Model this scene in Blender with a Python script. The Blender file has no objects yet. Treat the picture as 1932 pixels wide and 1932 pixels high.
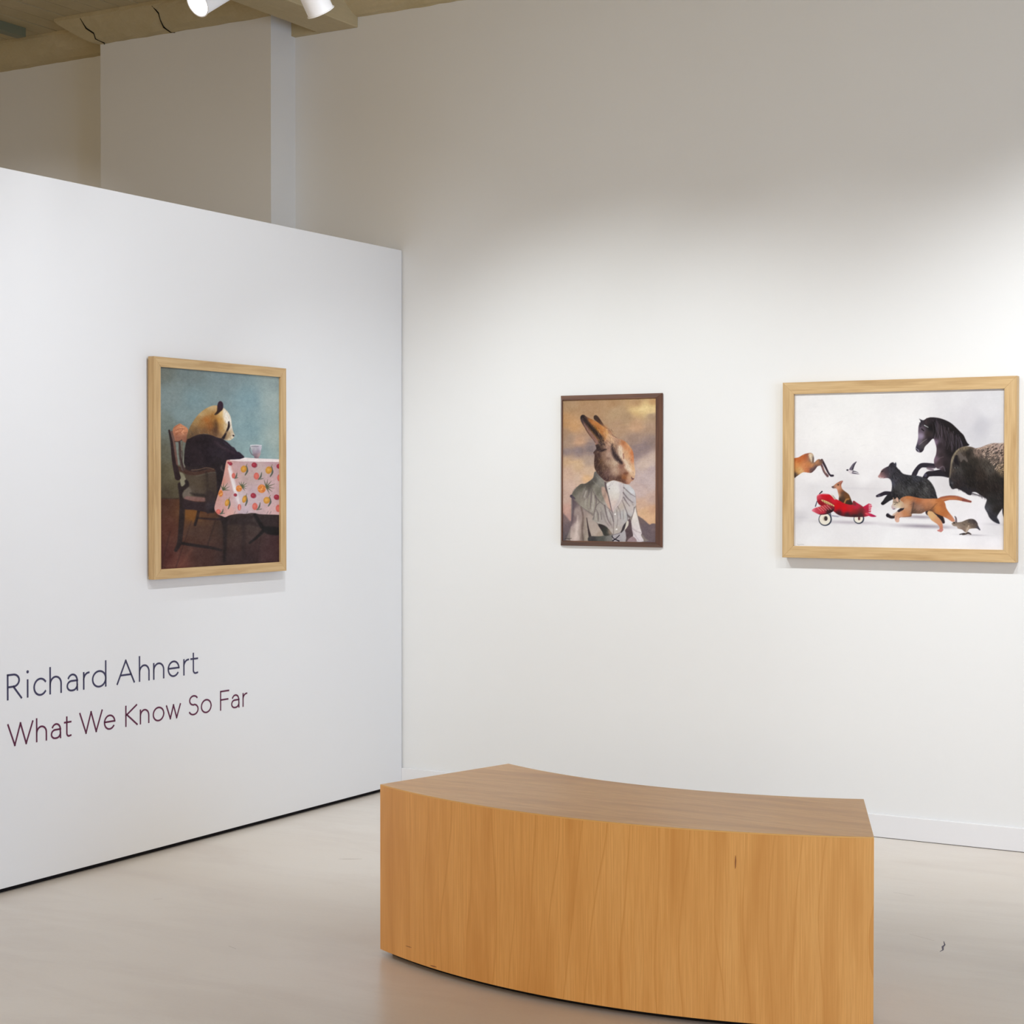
import bpy, bmesh, math
import numpy as np
from mathutils import Vector, Matrix, Quaternion

S = bpy.context.scene
COL = S.collection

# ------------------------------------------------------------------ camera, world, big lights, exposure
cam_d = bpy.data.cameras.new('camera'); cam = bpy.data.objects.new('camera', cam_d); COL.objects.link(cam)
cam_d.sensor_width = 36; cam_d.lens = 61.844; cam_d.clip_start = .05; cam_d.clip_end = 60
_d = Vector((-.5021, .8647, -.0157)).normalized(); _r = Vector((.8648, .5022, .0007)); _r = (_r - _d * _r.dot(_d)).normalized(); _u = _r.cross(_d)
cam.matrix_world = Matrix(((_r.x, _u.x, -_d.x, 4.5089), (_r.y, _u.y, -_d.y, -6.7623), (_r.z, _u.z, -_d.z, 1.40), (0, 0, 0, 1)))
S.camera = cam

W = bpy.data.worlds.new('world'); S.world = W; W.use_nodes = True
bg = W.node_tree.nodes['Background']; bg.inputs[0].default_value = (1.0, .72, .39, 1); bg.inputs[1].default_value = .87

def area(name, loc, target, sx, sy, energy, color):
    l = bpy.data.lights.new(name, 'AREA'); l.shape = 'RECTANGLE'; l.size = sx; l.size_y = sy; l.energy = energy; l.color = color
    o = bpy.data.objects.new(name, l); COL.objects.link(o); o.location = loc
    o.rotation_euler = (Vector(target) - Vector(loc)).to_track_quat('-Z', 'Y').to_euler(); return o
# cool daylight from unseen windows to the right, then a front fill
area('window_light', (7.6, -4.2, 1.5), (0, -2.2, .9), 3.4, 2.2, 146, (.36, .62, 1.0))
area('front_fill_light', (5.6, -12.0, 2.0), (2.2, 0, 1.2), 6.0, 2.4, 140, (1.0, .93, .76))  # warm fill added behind the camera to brighten the bench front
SPOT = 1.0                                        # overall strength of the track spotlights

S.view_settings.view_transform = 'Standard'; S.view_settings.look = 'None'
S.view_settings.exposure = -0.10; S.view_settings.gamma = 1.0; S.view_settings.use_curve_mapping = False
S.cycles.max_bounces = 8; S.cycles.diffuse_bounces = 6; S.cycles.use_denoising = True; S.cycles.sample_clamp_indirect = 6

# ------------------------------------------------------------------ helpers
def srgb(r, g, b):
    f = lambda c: (c / 255) / 12.92 if c / 255 <= .04045 else ((c / 255 + .055) / 1.055) ** 2.4
    return (f(r), f(g), f(b), 1)

def mat(name, color, rough=.6, spec=.5, metal=0.):
    m = bpy.data.materials.new(name); m.use_nodes = True; b = m.node_tree.nodes['Principled BSDF']
    b.inputs['Base Color'].default_value = color; b.inputs['Roughness'].default_value = rough
    b.inputs['Specular IOR Level'].default_value = spec; b.inputs['Metallic'].default_value = metal
    return m

def nd(m, t, **kw):
    n = m.node_tree.nodes.new(t)
    for k, v in kw.items(): setattr(n, k, v)
    return n

def ramp(m, src, stops):
    r = nd(m, 'ShaderNodeValToRGB'); e = r.color_ramp.elements
    while len(e) < len(stops): e.new(.5)
    for q, (p, c) in zip(e, stops): q.position = p; q.color = c
    m.node_tree.links.new(src, r.inputs[0]); return r

def noise(m, vec, scale, detail=3, rough=.5, dist=0.):
    n = nd(m, 'ShaderNodeTexNoise'); n.inputs['Scale'].default_value = scale; n.inputs['Detail'].default_value = detail
    n.inputs['Roughness'].default_value = rough; n.inputs['Distortion'].default_value = dist
    m.node_tree.links.new(vec, n.inputs['Vector']); return n

def coords(m, scale=(1, 1, 1), kind='Object', rot=(0, 0, 0)):
    t = nd(m, 'ShaderNodeTexCoord'); p = nd(m, 'ShaderNodeMapping'); p.inputs['Scale'].default_value = scale; p.inputs['Rotation'].default_value = rot
    m.node_tree.links.new(t.outputs[kind], p.inputs[0]); return p.outputs[0]

def mixc(m, fac, a, b, mode='MIX'):
    x = nd(m, 'ShaderNodeMix', data_type='RGBA', blend_type=mode)
    for i, v in ((0, fac), (6, a), (7, b)):
        if hasattr(v, 'links'): m.node_tree.links.new(v, x.inputs[i])
        else: x.inputs[i].default_value = v
    return x.outputs[2]

def setin(m, name, out): m.node_tree.links.new(out, m.node_tree.nodes['Principled BSDF'].inputs[name])

def bump(m, h, strength, dist=.002):
    b = nd(m, 'ShaderNodeBump'); b.inputs['Strength'].default_value = strength; b.inputs['Distance'].default_value = dist
    m.node_tree.links.new(h, b.inputs['Height']); setin(m, 'Normal', b.outputs[0])

def obj(name, verts, faces, m, parent=None, smooth=False):
    me = bpy.data.meshes.new(name); me.from_pydata([tuple(v) for v in verts], [], faces); me.update()
    bm = bmesh.new(); bm.from_mesh(me); bmesh.ops.recalc_face_normals(bm, faces=bm.faces); bm.to_mesh(me); bm.free()
    if m: me.materials.append(m)
    o = bpy.data.objects.new(name, me); COL.objects.link(o)
    if parent: o.parent = parent
    if smooth:
        for p in me.polygons: p.use_smooth = True
    return o

def boxvf(x0, x1, y0, y1, z0, z1, off=0):
    v = [(x, y, z) for z in (z0, z1) for y in (y0, y1) for x in (x0, x1)]
    f = [(0, 1, 3, 2), (4, 6, 7, 5), (0, 4, 5, 1), (2, 3, 7, 6), (0, 2, 6, 4), (1, 5, 7, 3)]
    return v, [tuple(i + off for i in q) for q in f]

def boxes(name, bs, m, parent=None, bevel=0):
    V, F = [], []
    for b in bs:
        v, f = boxvf(*b, off=len(V)); V += v; F += f
    o = obj(name, V, F, m, parent)
    if bevel:
        md = o.modifiers.new('bevel', 'BEVEL'); md.width = bevel; md.segments = 2; md.limit_method = 'ANGLE'
    return o

def struct(o): o['kind'] = 'structure'; return o

def empty(name, loc, rot=(0, 0, 0)):
    o = bpy.data.objects.new(name, None); COL.objects.link(o); o.location = loc; o.rotation_euler = rot; o.empty_display_size = .1; return o

def tag(o, label, cat, group=None):
    o['label'] = label; o['category'] = cat
    if group: o['group'] = group
    return o

def lathe(name, prof, m, parent=None, n=48, smooth=True):          # prof: (radius, z) pairs, spun about local Z
    V, F = [], []
    for r, z in prof:
        for i in range(n):
            a = 2 * math.pi * i / n; V.append((r * math.cos(a), r * math.sin(a), z))
    for k in range(len(prof) - 1):
        for i in range(n):
            j = (i + 1) % n; F.append((k * n + i, k * n + j, (k + 1) * n + j, (k + 1) * n + i))
    o = obj(name, V, F, m, parent)
    for p in o.data.polygons: p.use_smooth = smooth
    if smooth:
        md = o.modifiers.new('split', 'EDGE_SPLIT'); md.split_angle = math.radians(40)
    return o
# ------------------------------------------------------------------ materials of the room
def paint(name, c):
    m = mat(name, c, .62, .3); v = coords(m)
    n1 = noise(m, v, 1.1, 2); setin(m, 'Base Color', mixc(m, ramp(m, n1.outputs[0], [(.3, (0, 0, 0, 1)), (.7, (1, 1, 1, 1))]).outputs[0], tuple(x * .985 for x in c[:3]) + (1,), c))
    bump(m, noise(m, v, 260, 2).outputs[0], .12, .0008); return m
M_wall = paint('wall_paint', (.775, .782, .787, 1))
M_part = paint('partition_paint', (.778, .788, .812, 1))
M_base = paint('baseboard_paint', (.78, .78, .80, 1))
M_black = mat('black_recess', (.006, .005, .007, 1), .7, .2)

m = M_ceil = mat('painted_ceiling_boards', srgb(140, 126, 96), .8, .2)
v = coords(m, (1, 1, 1)); a = noise(m, v, 2.2, 4, .6); b = noise(m, coords(m, (30, 3, 30)), 3, 3)
c1 = mixc(m, ramp(m, a.outputs[0], [(.35, (0, 0, 0, 1)), (.65, (1, 1, 1, 1))]).outputs[0], srgb(190, 176, 140), srgb(202, 188, 156))
setin(m, 'Base Color', mixc(m, .25, c1, mixc(m, b.outputs[0], srgb(150, 136, 102), srgb(206, 190, 152))))
bump(m, noise(m, v, 18, 5, .65).outputs[0], .5, .006)

m = M_floor = mat('polished_concrete', srgb(200, 188, 172), .3, .75)
v = coords(m); a = noise(m, v, .75, 4, .55, .3); b = noise(m, coords(m, (1.0, 3.2, 1), rot=(0, 0, .35)), 1.6, 5, .62, .5); c = noise(m, v, 90, 3)
c1 = mixc(m, ramp(m, a.outputs[0], [(.36, (0, 0, 0, 1)), (.66, (1, 1, 1, 1))]).outputs[0], srgb(210, 200, 189), srgb(219, 212, 204))
c2 = mixc(m, ramp(m, b.outputs[0], [(.30, (.55, .55, .55, 1)), (.55, (0, 0, 0, 1))]).outputs[0], c1, srgb(200, 189, 180))
setin(m, 'Base Color', mixc(m, .06, c2, mixc(m, c.outputs[0], srgb(120, 110, 100), srgb(235, 228, 220))))
setin(m, 'Roughness', ramp(m, b.outputs[0], [(.2, (.32, .32, .32, 1)), (.8, (.27, .27, .27, 1))]).outputs[0])

# ------------------------------------------------------------------ room shell
HC = 3.70                                                          # underside of the board ceiling
struct(boxes('floor', [(-4.6, 10, -10.5, .1, -.1, 0)], M_floor))
struct(boxes('wall_back', [(-4.6, 10, 0, .12, 0, 3.8)], M_wall))
struct(boxes('wall_left', [(-4.72, -4.6, -10.5, .12, 0, 3.8)], M_wall))
struct(boxes('wall_pilaster', [(-1.681, -.6148, -.187, 0, 0, 3.70)], M_wall))
# free-standing exhibition partition with a recessed black foot
part = struct(boxes('wall_partition', [(-.14, 0, -5.4, -.009, .018, 2.475)], M_part, bevel=.0015))
struct(boxes('trim_6', [(-.12, -.022, -5.36, -.03, 0, .018)], M_black))
struct(boxes('baseboard_back', [(.0, 10, -.013, 0, .0015, .0915)], M_base, bevel=.002))
struct(boxes('shadow_gap_strip', [(.0, 10, -.0115, 0, 0, .0015)], M_black))  # black strip standing in for the shadow gap under the baseboard

# board ceiling: single boards with open joints, running towards the back wall
V, F = [], []
x = -4.6
rs = np.random.RandomState(4)
while x < 10:
    w = .118 + rs.uniform(-.004, .004); dz = rs.uniform(0, .004)
    v, f = boxvf(x + .0038, x + w - .0038, -10.5, 0, HC + dz, HC + .03, len(V)); V += v; F += f; x += w
v, f = boxvf(-4.6, 10, -10.5, 0, HC + .014, HC + .06, len(V)); V += v; F += f
struct(obj('ceiling', V, F, M_ceil))
# rough plastered cornice: bottom edge on the wall, sloping out and up to the boards
def cornice(name, x0, x1, y, z0, d=.155, mit0=0., mit1=0., rise=.094):
    prof = [(0, z0)] + [(-d * t, z0 + rise * t ** 1.5) for t in (.08, .2, .35, .5, .65, .8, .92, 1.)] + [(-d - .004, z0 + rise + .003), (-d - .004, HC + .012), (0, HC + .012)]
    n = max(2, int((x1 - x0) / .05)); V, F = [], []; k = len(prof); rr = np.random.RandomState(int(abs(x0) * 100))
    for i in range(n + 1):
        for (py, pz) in prof:
            t = i / n; xx = x0 + (x1 - x0) * t
            if i == 0: xx = x0 + mit0 * py
            if i == n: xx = x1 + mit1 * py
            j = rr.uniform(-.0022, .0022)
            V.append((xx, y + py + (0 if py == 0 else j), min(pz + (j if pz < HC else 0), HC + .012)))
    for i in range(n):
        for q in range(k): F.append((i * k + q, i * k + (q + 1) % k, (i + 1) * k + (q + 1) % k, (i + 1) * k + q))
    F.append(tuple(range(k))); F.append(tuple(n * k + q for q in range(k)))
    return struct(obj(name, V, F, M_ceil))
cornice('trim_1', -4.6, -1.60, 0, 3.592)
c2 = cornice('trim_2', -1.681, -.6148, -.187, 3.588, .155, 1., 0)
cornice('trim_3', -.25, 10, 0, 3.577, .12, 0, 0, .06)
struct(boxes('trim_4', [(-.6148, -.468, -.03, .0, 3.529, 3.70)], M_ceil))
def cracks(par):
    mk = mat('crack_shadow', srgb(34, 32, 24), .9, .1)
    for k, (x0, pts) in enumerate(((-1.654, [(0, 0), (.010, -.012), (-.012, -.05), (.004, -.08), (-.018, -.11), (-.012, -.156)]),
                                   (-1.198, [(0, 0), (-.02, -.008), (-.028, -.05), (-.016, -.085), (.002, -.12), (-.008, -.156)]))):
        V, F = [], []
        for i, (dx, dy) in enumerate(pts):
            dz = .094 * (-dy / .155) ** 1.5; w = .0014 if i % 2 else .0022
            for sx in (-w, w): V += [(x0 + dx + sx, -.187 + dy, 3.588 + dz - .0035), (x0 + dx + sx, -.187 + dy, 3.588 + dz + .004)]
        for i in range(len(pts) - 1):
            a = i * 4; F += [(a, a + 2, a + 6, a + 4), (a + 1, a + 5, a + 7, a + 3), (a, a + 4, a + 5, a + 1), (a + 2, a + 3, a + 7, a + 6)]
        F += [(0, 1, 3, 2), (len(V) - 4, len(V) - 2, len(V) - 1, len(V) - 3)]
        obj('crack', V, F, mk, par)
cracks(c2)
# boxed beam running to the back wall, and a steel bar that ends against the cornice
struct(boxes('trim_5', [(-.468, -.25, -10.4, .0, 3.529, 3.705)], M_ceil, bevel=.004))
m = mat('grey_green_steel', srgb(120, 124, 104), .5, .4)
bar = boxes('ceiling_bar', [(-2.15, -2.09, -7.0, -.285, 3.655, 3.704)], m, bevel=.003)
tag(bar, 'grey green steel bar on the ceiling boards, ending at the cornice', 'ceiling bar')
# ------------------------------------------------------------------ the three painted pictures
# A tiny software brush: every picture is painted (soft polygons, tapered strokes, dabs, fur) onto a fine
# grid of canvas vertices. The strokes are given on the artist's sketch sheet, whose four corners `quad`
# are mapped to the four corners of the flat canvas.
class Painter:
    def __init__(s, W, H, quad, seed=1):
        s.W, s.H = W, H
        q = np.array(quad, float)
        A, B = [], []
        for (u, v), (x, y) in zip(((0, 0), (1, 0), (1, 1), (0, 1)), q):
            A.append([u, v, 1, 0, 0, 0, -u * x, -v * x]); B.append(x)
            A.append([0, 0, 0, u, v, 1, -u * y, -v * y]); B.append(y)
        h = np.linalg.solve(np.array(A, float), np.array(B, float))
        s.Hm = np.append(h, 1).reshape(3, 3); s.Hi = np.linalg.inv(s.Hm)
        uu, vv = np.meshgrid(np.linspace(0, 1, W), np.linspace(0, 1, H))
        w = s.Hm[2, 0] * uu + s.Hm[2, 1] * vv + 1
        s.X = (s.Hm[0, 0] * uu + s.Hm[0, 1] * vv + s.Hm[0, 2]) / w
        s.Y = (s.Hm[1, 0] * uu + s.Hm[1, 1] * vv + s.Hm[1, 2]) / w
        s.buf = np.ones((H, W, 3)); s.rng = np.random.RandomState(seed)
        s.ox = s.oy = 0.0; s.k = 1.0; s.clip = None
    def view(s, ox, oy, k): s.ox, s.oy, s.k = ox, oy, k; return s
    def P(s, pts):
        p = np.array(pts, float).reshape(-1, 2)
        return np.c_[s.ox + p[:, 0] / s.k, s.oy + p[:, 1] / s.k]
    def win(s, x0, y0, x1, y1):
        c = np.array([[x0, y0, 1], [x1, y0, 1], [x1, y1, 1], [x0, y1, 1]]).T
        r = s.Hi @ c; u = r[0] / r[2] * (s.W - 1); v = r[1] / r[2] * (s.H - 1)
        a, b = int(np.floor(u.min())) - 1, int(np.ceil(u.max())) + 2
        c0, d = int(np.floor(v.min())) - 1, int(np.ceil(v.max())) + 2
        a, c0 = max(a, 0), max(c0, 0); b, d = min(b, s.W), min(d, s.H)
        if a >= b or c0 >= d: return None
        return slice(c0, d), slice(a, b)
    def col(s, c, X, Y):
        if callable(c): return c(X, Y)
        return np.array(c, float) / 255.0
    def lay(s, sl, al, c, a):
        if s.clip is not None: al = al * s.clip[sl]
        al = (al * a)[..., None]
        s.buf[sl] = s.buf[sl] * (1 - al) + s.col(c, s.X[sl], s.Y[sl]) * al
    @staticmethod
    def smooth(p, closed=True, n=5):
        N = len(p); out = []
        for i in range(N if closed else N - 1):
            if closed: a, b, c, d = p[i - 1], p[i], p[(i + 1) % N], p[(i + 2) % N]
            else: a, b, c, d = p[max(i - 1, 0)], p[i], p[i + 1], p[min(i + 2, N - 1)]
            for t in np.arange(n) / n:
                out.append(.5 * (2 * b + (c - a) * t + (2 * a - 5 * b + 4 * c - d) * t * t + (3 * b - a - 3 * c + d) * t ** 3))
        if not closed: out.append(p[-1])
        return np.array(out)
    def mask(s, pts, soft=.6, sm=True):
        p = s.P(pts)
        if sm and len(p) > 3: p = s.smooth(p, True, 3)
        sl = s.win(p[:, 0].min() - soft * 2, p[:, 1].min() - soft * 2, p[:, 0].max() + soft * 2, p[:, 1].max() + soft * 2)
        if sl is None: return None, None
        X, Y = s.X[sl], s.Y[sl]; d2 = np.full(X.shape, 1e9); ins = np.zeros(X.shape, bool)
        for i in range(len(p)):
            ax, ay = p[i - 1]; bx, by = p[i]; ex, ey = bx - ax, by - ay; L = ex * ex + ey * ey + 1e-12
            t = np.clip(((X - ax) * ex + (Y - ay) * ey) / L, 0, 1)
            d2 = np.minimum(d2, (X - ax - t * ex) ** 2 + (Y - ay - t * ey) ** 2)
            if ay != by:
                ins ^= ((Y < ay) != (Y < by)) & (X < ex * (Y - ay) / ey + ax)
        sd = np.sqrt(d2); sd = np.where(ins, sd, -sd)
        return sl, np.clip(.5 + sd / (2 * soft), 0, 1)
    def poly(s, pts, c, soft=.6, a=1., sm=True):
        sl, al = s.mask(pts, soft, sm)
        if sl is not None: s.lay(sl, al, c, a)
    def setclip(s, pts=None, soft=.6, sm=True):
        s.clip = None
        if pts is not None:
            sl, al = s.mask(pts, soft, sm); m = np.zeros((s.H, s.W)); m[sl] = al; s.clip = m
    def line(s, pts, w, c, soft=.5, a=1., sm=True):
        p = s.P(pts); w = np.atleast_1d(np.array(w, float)) / s.k
        if sm and len(p) > 2: q = s.smooth(p, False, 4)
        else: q = p
        r = np.interp(np.linspace(0, 1, len(q)), np.linspace(0, 1, len(w)), w) / 2 if len(w) > 1 else np.full(len(q), w[0] / 2)
        m = r.max() + 2 * soft
        sl = s.win(q[:, 0].min() - m, q[:, 1].min() - m, q[:, 0].max() + m, q[:, 1].max() + m)
        if sl is None: return
        X, Y = s.X[sl], s.Y[sl]; best = np.full(X.shape, -1e9)
        for i in range(len(q) - 1):
            ax, ay = q[i]; ex, ey = q[i + 1] - q[i]; L = ex * ex + ey * ey + 1e-12
            t = np.clip(((X - ax) * ex + (Y - ay) * ey) / L, 0, 1)
            best = np.maximum(best, r[i] + (r[i + 1] - r[i]) * t - np.sqrt((X - ax - t * ex) ** 2 + (Y - ay - t * ey) ** 2))
        s.lay(sl, np.clip(.5 + best / (2 * soft), 0, 1), c, a)
    def dab(s, cx, cy, rx, ry, c, a=1., ang=0., hard=1.):
        (x, y), = s.P([(cx, cy)]); rx /= s.k; ry /= s.k; R = max(rx, ry) * 1.6
        sl = s.win(x - R, y - R, x + R, y + R)
        if sl is None: return
        ca, sa = math.cos(math.radians(ang)), math.sin(math.radians(ang))
        dx, dy = s.X[sl] - x, s.Y[sl] - y
        d = np.sqrt(((dx * ca + dy * sa) / rx) ** 2 + ((-dx * sa + dy * ca) / ry) ** 2)
        s.lay(sl, np.clip((1.5 - d) * hard, 0, 1) if hard > 1.01 else np.exp(-d ** 2 * 1.2) * (d < 1.6), c, a)
    def disc(s, cx, cy, rx, ry, c, a=1., ang=0., soft=.5):
        ca, sa = math.cos(math.radians(ang)), math.sin(math.radians(ang))
        t = np.linspace(0, 2 * math.pi, 20, endpoint=False)
        s.poly(np.c_[cx + rx * np.cos(t) * ca - ry * np.sin(t) * sa, cy + rx * np.cos(t) * sa + ry * np.sin(t) * ca], c, soft, a, False)
    def fur(s, box, n, ln, ang, cols, w=1.2, a=.35, jit=25):
        x0, y0, x1, y1 = box
        for _ in range(n):
            x, y = s.rng.uniform(x0, x1), s.rng.uniform(y0, y1)
            g = math.radians((ang(x, y) if callable(ang) else ang) + s.rng.uniform(-jit, jit)); l = ln * s.rng.uniform(.5, 1.2)
            s.line([(x, y), (x + math.cos(g) * l, y + math.sin(g) * l)], [w * s.k, .3 * s.k], cols[s.rng.randint(len(cols))], .45, a, False)
    def field(s, pts, pw=2.5):
        q = s.P([(x, y) for x, y, c in pts]); C = np.array([c for _, _, c in pts], float) / 255.
        def f(X, Y):
            W = np.zeros(X.shape + (1,)); A = np.zeros(X.shape + (3,))
            for (x, y), c in zip(q, C):
                w = (1. / (((X - x) ** 2 + (Y - y) ** 2) + 30.) ** (pw / 2))[..., None]; W += w; A += w * c
            return A / W
        return f
    def ground(s, pts, pw=2.5): s.buf[:] = s.field(pts, pw)(s.X, s.Y)
    def mute(s, k, dark=0.):
        l = s.buf.mean(-1, keepdims=True); d = np.clip(1 - l / .55, 0, 1)
        s.buf = s.buf + (l - s.buf) * np.clip(k + dark * d * (s.buf.max(-1, keepdims=True) - s.buf.min(-1, keepdims=True) < .28), 0, .8)
        s.buf = s.buf * (1 - dark * d * np.clip(1.6 - 3.2 * (s.buf.max(-1, keepdims=True) - s.buf.min(-1, keepdims=True)), 0, 1))
    def grain(s, amp=.012, cell=(2, 5, 14)):
        for c in cell:
            g = s.rng.normal(0, 1, (s.H // c + 3, s.W // c + 3))
            yi, xi = np.meshgrid(np.arange(s.H) / c, np.arange(s.W) / c, indexing='ij')
            a, b = yi.astype(int), xi.astype(int); fy, fx = yi - a, xi - b
            n = g[a, b] * (1 - fy) * (1 - fx) + g[a + 1, b] * fy * (1 - fx) + g[a, b + 1] * (1 - fy) * fx + g[a + 1, b + 1] * fy * fx
            s.buf += (n * amp)[..., None]
        s.buf = np.clip(s.buf, 0, 1)


def paint_panda():
    p = Painter(300, 500, ((304.2, 689.2), (528.2, 709.1), (528.2, 1062.7), (303.5, 1075.9)), 3)
    p.view(260, 650, 4.0267)
    p.ground([(200, 190, (112, 118, 110)), (420, 200, (120, 134, 134)), (700, 230, (124, 142, 146)), (1050, 260, (142, 158, 158)),
              (250, 400, (128, 143, 143)), (450, 420, (128, 152, 157)), (850, 420, (130, 158, 166)), (1040, 420, (160, 176, 174)),
              (230, 600, (118, 130, 124)), (850, 640, (132, 160, 166)), (1050, 700, (160, 176, 172)), (230, 800, (105, 103, 86)), (300, 760, (112, 116, 106)),
              (350, 520, (130, 150, 152)), (900, 800, (138, 164, 166)), (210, 980, (92, 84, 62)), (290, 980, (106, 98, 72)), (230, 1120, (82, 70, 52)), (290, 1080, (96, 86, 64))], 3)
    # floor
    p.poly([(150, 1168), (400, 1172), (1100, 1172), (1100, 1750), (150, 1760)],
           p.field([(200, 1200, (86, 50, 36)), (240, 1400, (94, 50, 38)), (200, 1600, (84, 40, 36)), (320, 1680, (112, 62, 52)), (450, 1420, (82, 56, 46)), (500, 1600, (78, 48, 42)),
                    (700, 1400, (66, 50, 44)), (700, 1640, (60, 42, 42)), (900, 1350, (74, 60, 56)), (1000, 1620, (74, 46, 48)), (1060, 1500, (72, 44, 46)), (850, 1650, (58, 40, 42)), (420, 1290, (120, 76, 34))]), 1.2, 1, False)
    p.line([(170, 1166), (320, 1168)], 8, (62, 44, 36), 1.2, .7)
    for a, b in (((600, 1340), (540, 1520)), ((420, 1340), (300, 1700)), ((260, 1420), (190, 1700)), ((700, 1560), (640, 1700)), ((950, 1400), (900, 1700))):
        p.line([a, b], 7, (50, 32, 32), 1.2, .45)
    p.line([(420, 1560), (330, 1700)], [14, 22], (130, 76, 60), 3, .45)
    # table frame under the cloth
    p.view(300, 860, 8.05)
    p.poly([(900, 900), (1850, 890), (1850, 1180), (1400, 1050), (1000, 1050)], (48, 36, 38), 2, .75, False)
    p.line([(1470, 900), (1560, 1060), (1600, 1130), (1500, 1240), (1390, 1330)], [50, 60, 55, 40, 30], (32, 26, 28), 1.3)
    p.poly([(1590, 1080), (1850, 1100), (1850, 1210), (1640, 1190)], (30, 26, 28), 1.5)
    p.line([(1010, 960), (1020, 1200), (1010, 1600)], [90, 60, 50], (40, 30, 32), 2, .85)
    p.line([(1290, 1000), (1300, 1250), (1290, 1560)], [80, 50, 40], (46, 34, 36), 3, .6)
    p.line([(1420, 960), (1520, 1080), (1420, 1250), (1340, 1180)], 26, (92, 74, 70), 3, .4)
    # chair
    dk = (46, 32, 36)
    p.line([(600, 940), (800, 960), (1000, 965)], 30, dk, 1, .85)
    p.line([(630, 820), (600, 940), (570, 1050)], [48, 44, 40], (40, 27, 28), 1)
    p.line([(870, 1000), (820, 1180), (760, 1370)], 16, (54, 40, 36), 1.6, .6)
    p.line([(360, 1330), (600, 1370), (800, 1400), (960, 1440)], [44, 46, 44, 36], (42, 32, 34), 1.2)
    p.line([(345, 430), (380, 650), (375, 900), (350, 1200), (330, 1340), (280, 1440)], [64, 86, 86, 74, 72, 50], (46, 33, 33), 1.2)
    p.poly([(420, 830), (590, 820), (560, 1000), (470, 930), (430, 930)], (128, 80, 34), 3, .55)
    p.poly([(640, 850), (900, 840), (920, 930), (640, 930)], (98, 60, 40), 3, .5)
    # chair side and seat
    p.poly([(410, 110), (900, 110), (980, 300), (920, 760), (860, 640), (880, 240), (760, 225), (600, 255), (430, 245)], (46, 34, 36), 1.2, 1, False)
    p.poly([(430, 270), (600, 300), (760, 260), (880, 250), (900, 420), (880, 640), (740, 700), (600, 640), (480, 560), (440, 420)],
           p.field([(520, 380, (88, 74, 58)), (640, 440, (92, 76, 58)), (620, 560, (84, 70, 58)), (740, 420, (72, 58, 46)), (840, 320, (76, 60, 52)), (830, 540, (64, 50, 44)), (780, 640, (58, 44, 42)), (520, 520, (96, 82, 70))]), 1.6)
    p.poly([(385, 560), (480, 470), (520, 560), (470, 640), (400, 640)], (112, 100, 88), 1.4)
    p.poly([(330, 250), (400, 270), (445, 380), (440, 430), (370, 460), (350, 380)], (140, 134, 110), .8)
    p.line([(500, 560), (600, 590), (740, 595)], [10, 46, 24], (44, 34, 32), 2, .8)
    p.poly([(440, 610), (600, 620), (745, 640), (740, 690), (560, 690), (420, 660)], (138, 98, 92), 1.5, .9)
    p.poly([(390, 660), (560, 690), (740, 700), (880, 700), (880, 800), (830, 850), (760, 860), (560, 820), (400, 800)], (54, 38, 42), 1.2)
    p.poly([(730, 560), (850, 560), (870, 840), (800, 865), (740, 850)], p.field([(760, 640, (60, 44, 42)), (800, 760, (66, 54, 62)), (850, 830, (34, 26, 30))]), 1.4)
    p.line([(440, 380), (450, 440), (360, 520)], [46, 66, 50], (46, 34, 34), 1.2)
    p.line([(300, 170), (400, 215), (470, 250), (600, 260), (760, 225), (860, 215)], [60, 70, 66, 60, 56, 40], (80, 52, 42), 1.2)
    p.line([(520, 210), (620, 205), (720, 178), (790, 180), (850, 198)], 9, (150, 112, 84), .8, .8)
    p.line([(740, 240), (760, 400), (760, 600)], 30, (54, 42, 34), 2, .7)
    # chair back post and crest (upper sheet)
    p.view(300, 740, 10.733)
    p.line([(440, 1000), (455, 1200), (460, 1350), (520, 1560)], [44, 36, 38, 50], (96, 82, 76), .8)
    p.line([(520, 960), (500, 1150), (520, 1300), (560, 1500)], [26, 30, 30, 30], (120, 104, 88), .8, .8)
    p.poly([(370, 1000), (440, 1000), (430, 1200), (460, 1450), (400, 1400)], (128, 138, 130), .7, .9)
    p.poly([(490, 1180), (530, 1280), (560, 1480), (530, 1520), (480, 1380)], (140, 142, 128), .7, .9)
    p.line([(250, 760), (300, 1000), (330, 1250), (370, 1500), (420, 1717)], [34, 56, 76, 96, 120], (50, 32, 34), .8)
    p.line([(300, 790), (350, 1000), (380, 1250), (410, 1450)], [44, 46, 44, 40], (122, 82, 72), 1, .85)
    p.line([(455, 1000), (470, 1180), (480, 1330), (540, 1560)], [40, 30, 34, 44], (76, 54, 52), .8)
    p.line([(500, 1180), (510, 1300), (500, 1450)], 22, (60, 44, 44), .8, .7)
    p.poly([(320, 770), (350, 690), (420, 640), (470, 620), (520, 650), (600, 700), (630, 760), (640, 880), (580, 1010), (500, 960), (440, 985), (370, 985), (350, 900)],
           p.field([(380, 700, (204, 130, 92)), (470, 660, (212, 140, 98)), (560, 740, (216, 140, 94)), (500, 780, (222, 148, 108)), (400, 800, (180, 112, 82)), (420, 900, (150, 98, 80)), (560, 880, (152, 100, 78)), (600, 960, (130, 84, 68))]), .8)
    for q in ([(360, 700), (430, 650), (460, 640)], [(400, 760), (470, 720), (560, 730)], [(380, 850), (450, 800), (520, 820), (600, 800)], [(500, 680), (520, 740), (480, 790)], [(380, 910), (480, 890), (580, 900)]):
        p.line(q, 14, (150, 88, 66), .8, .6)
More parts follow.
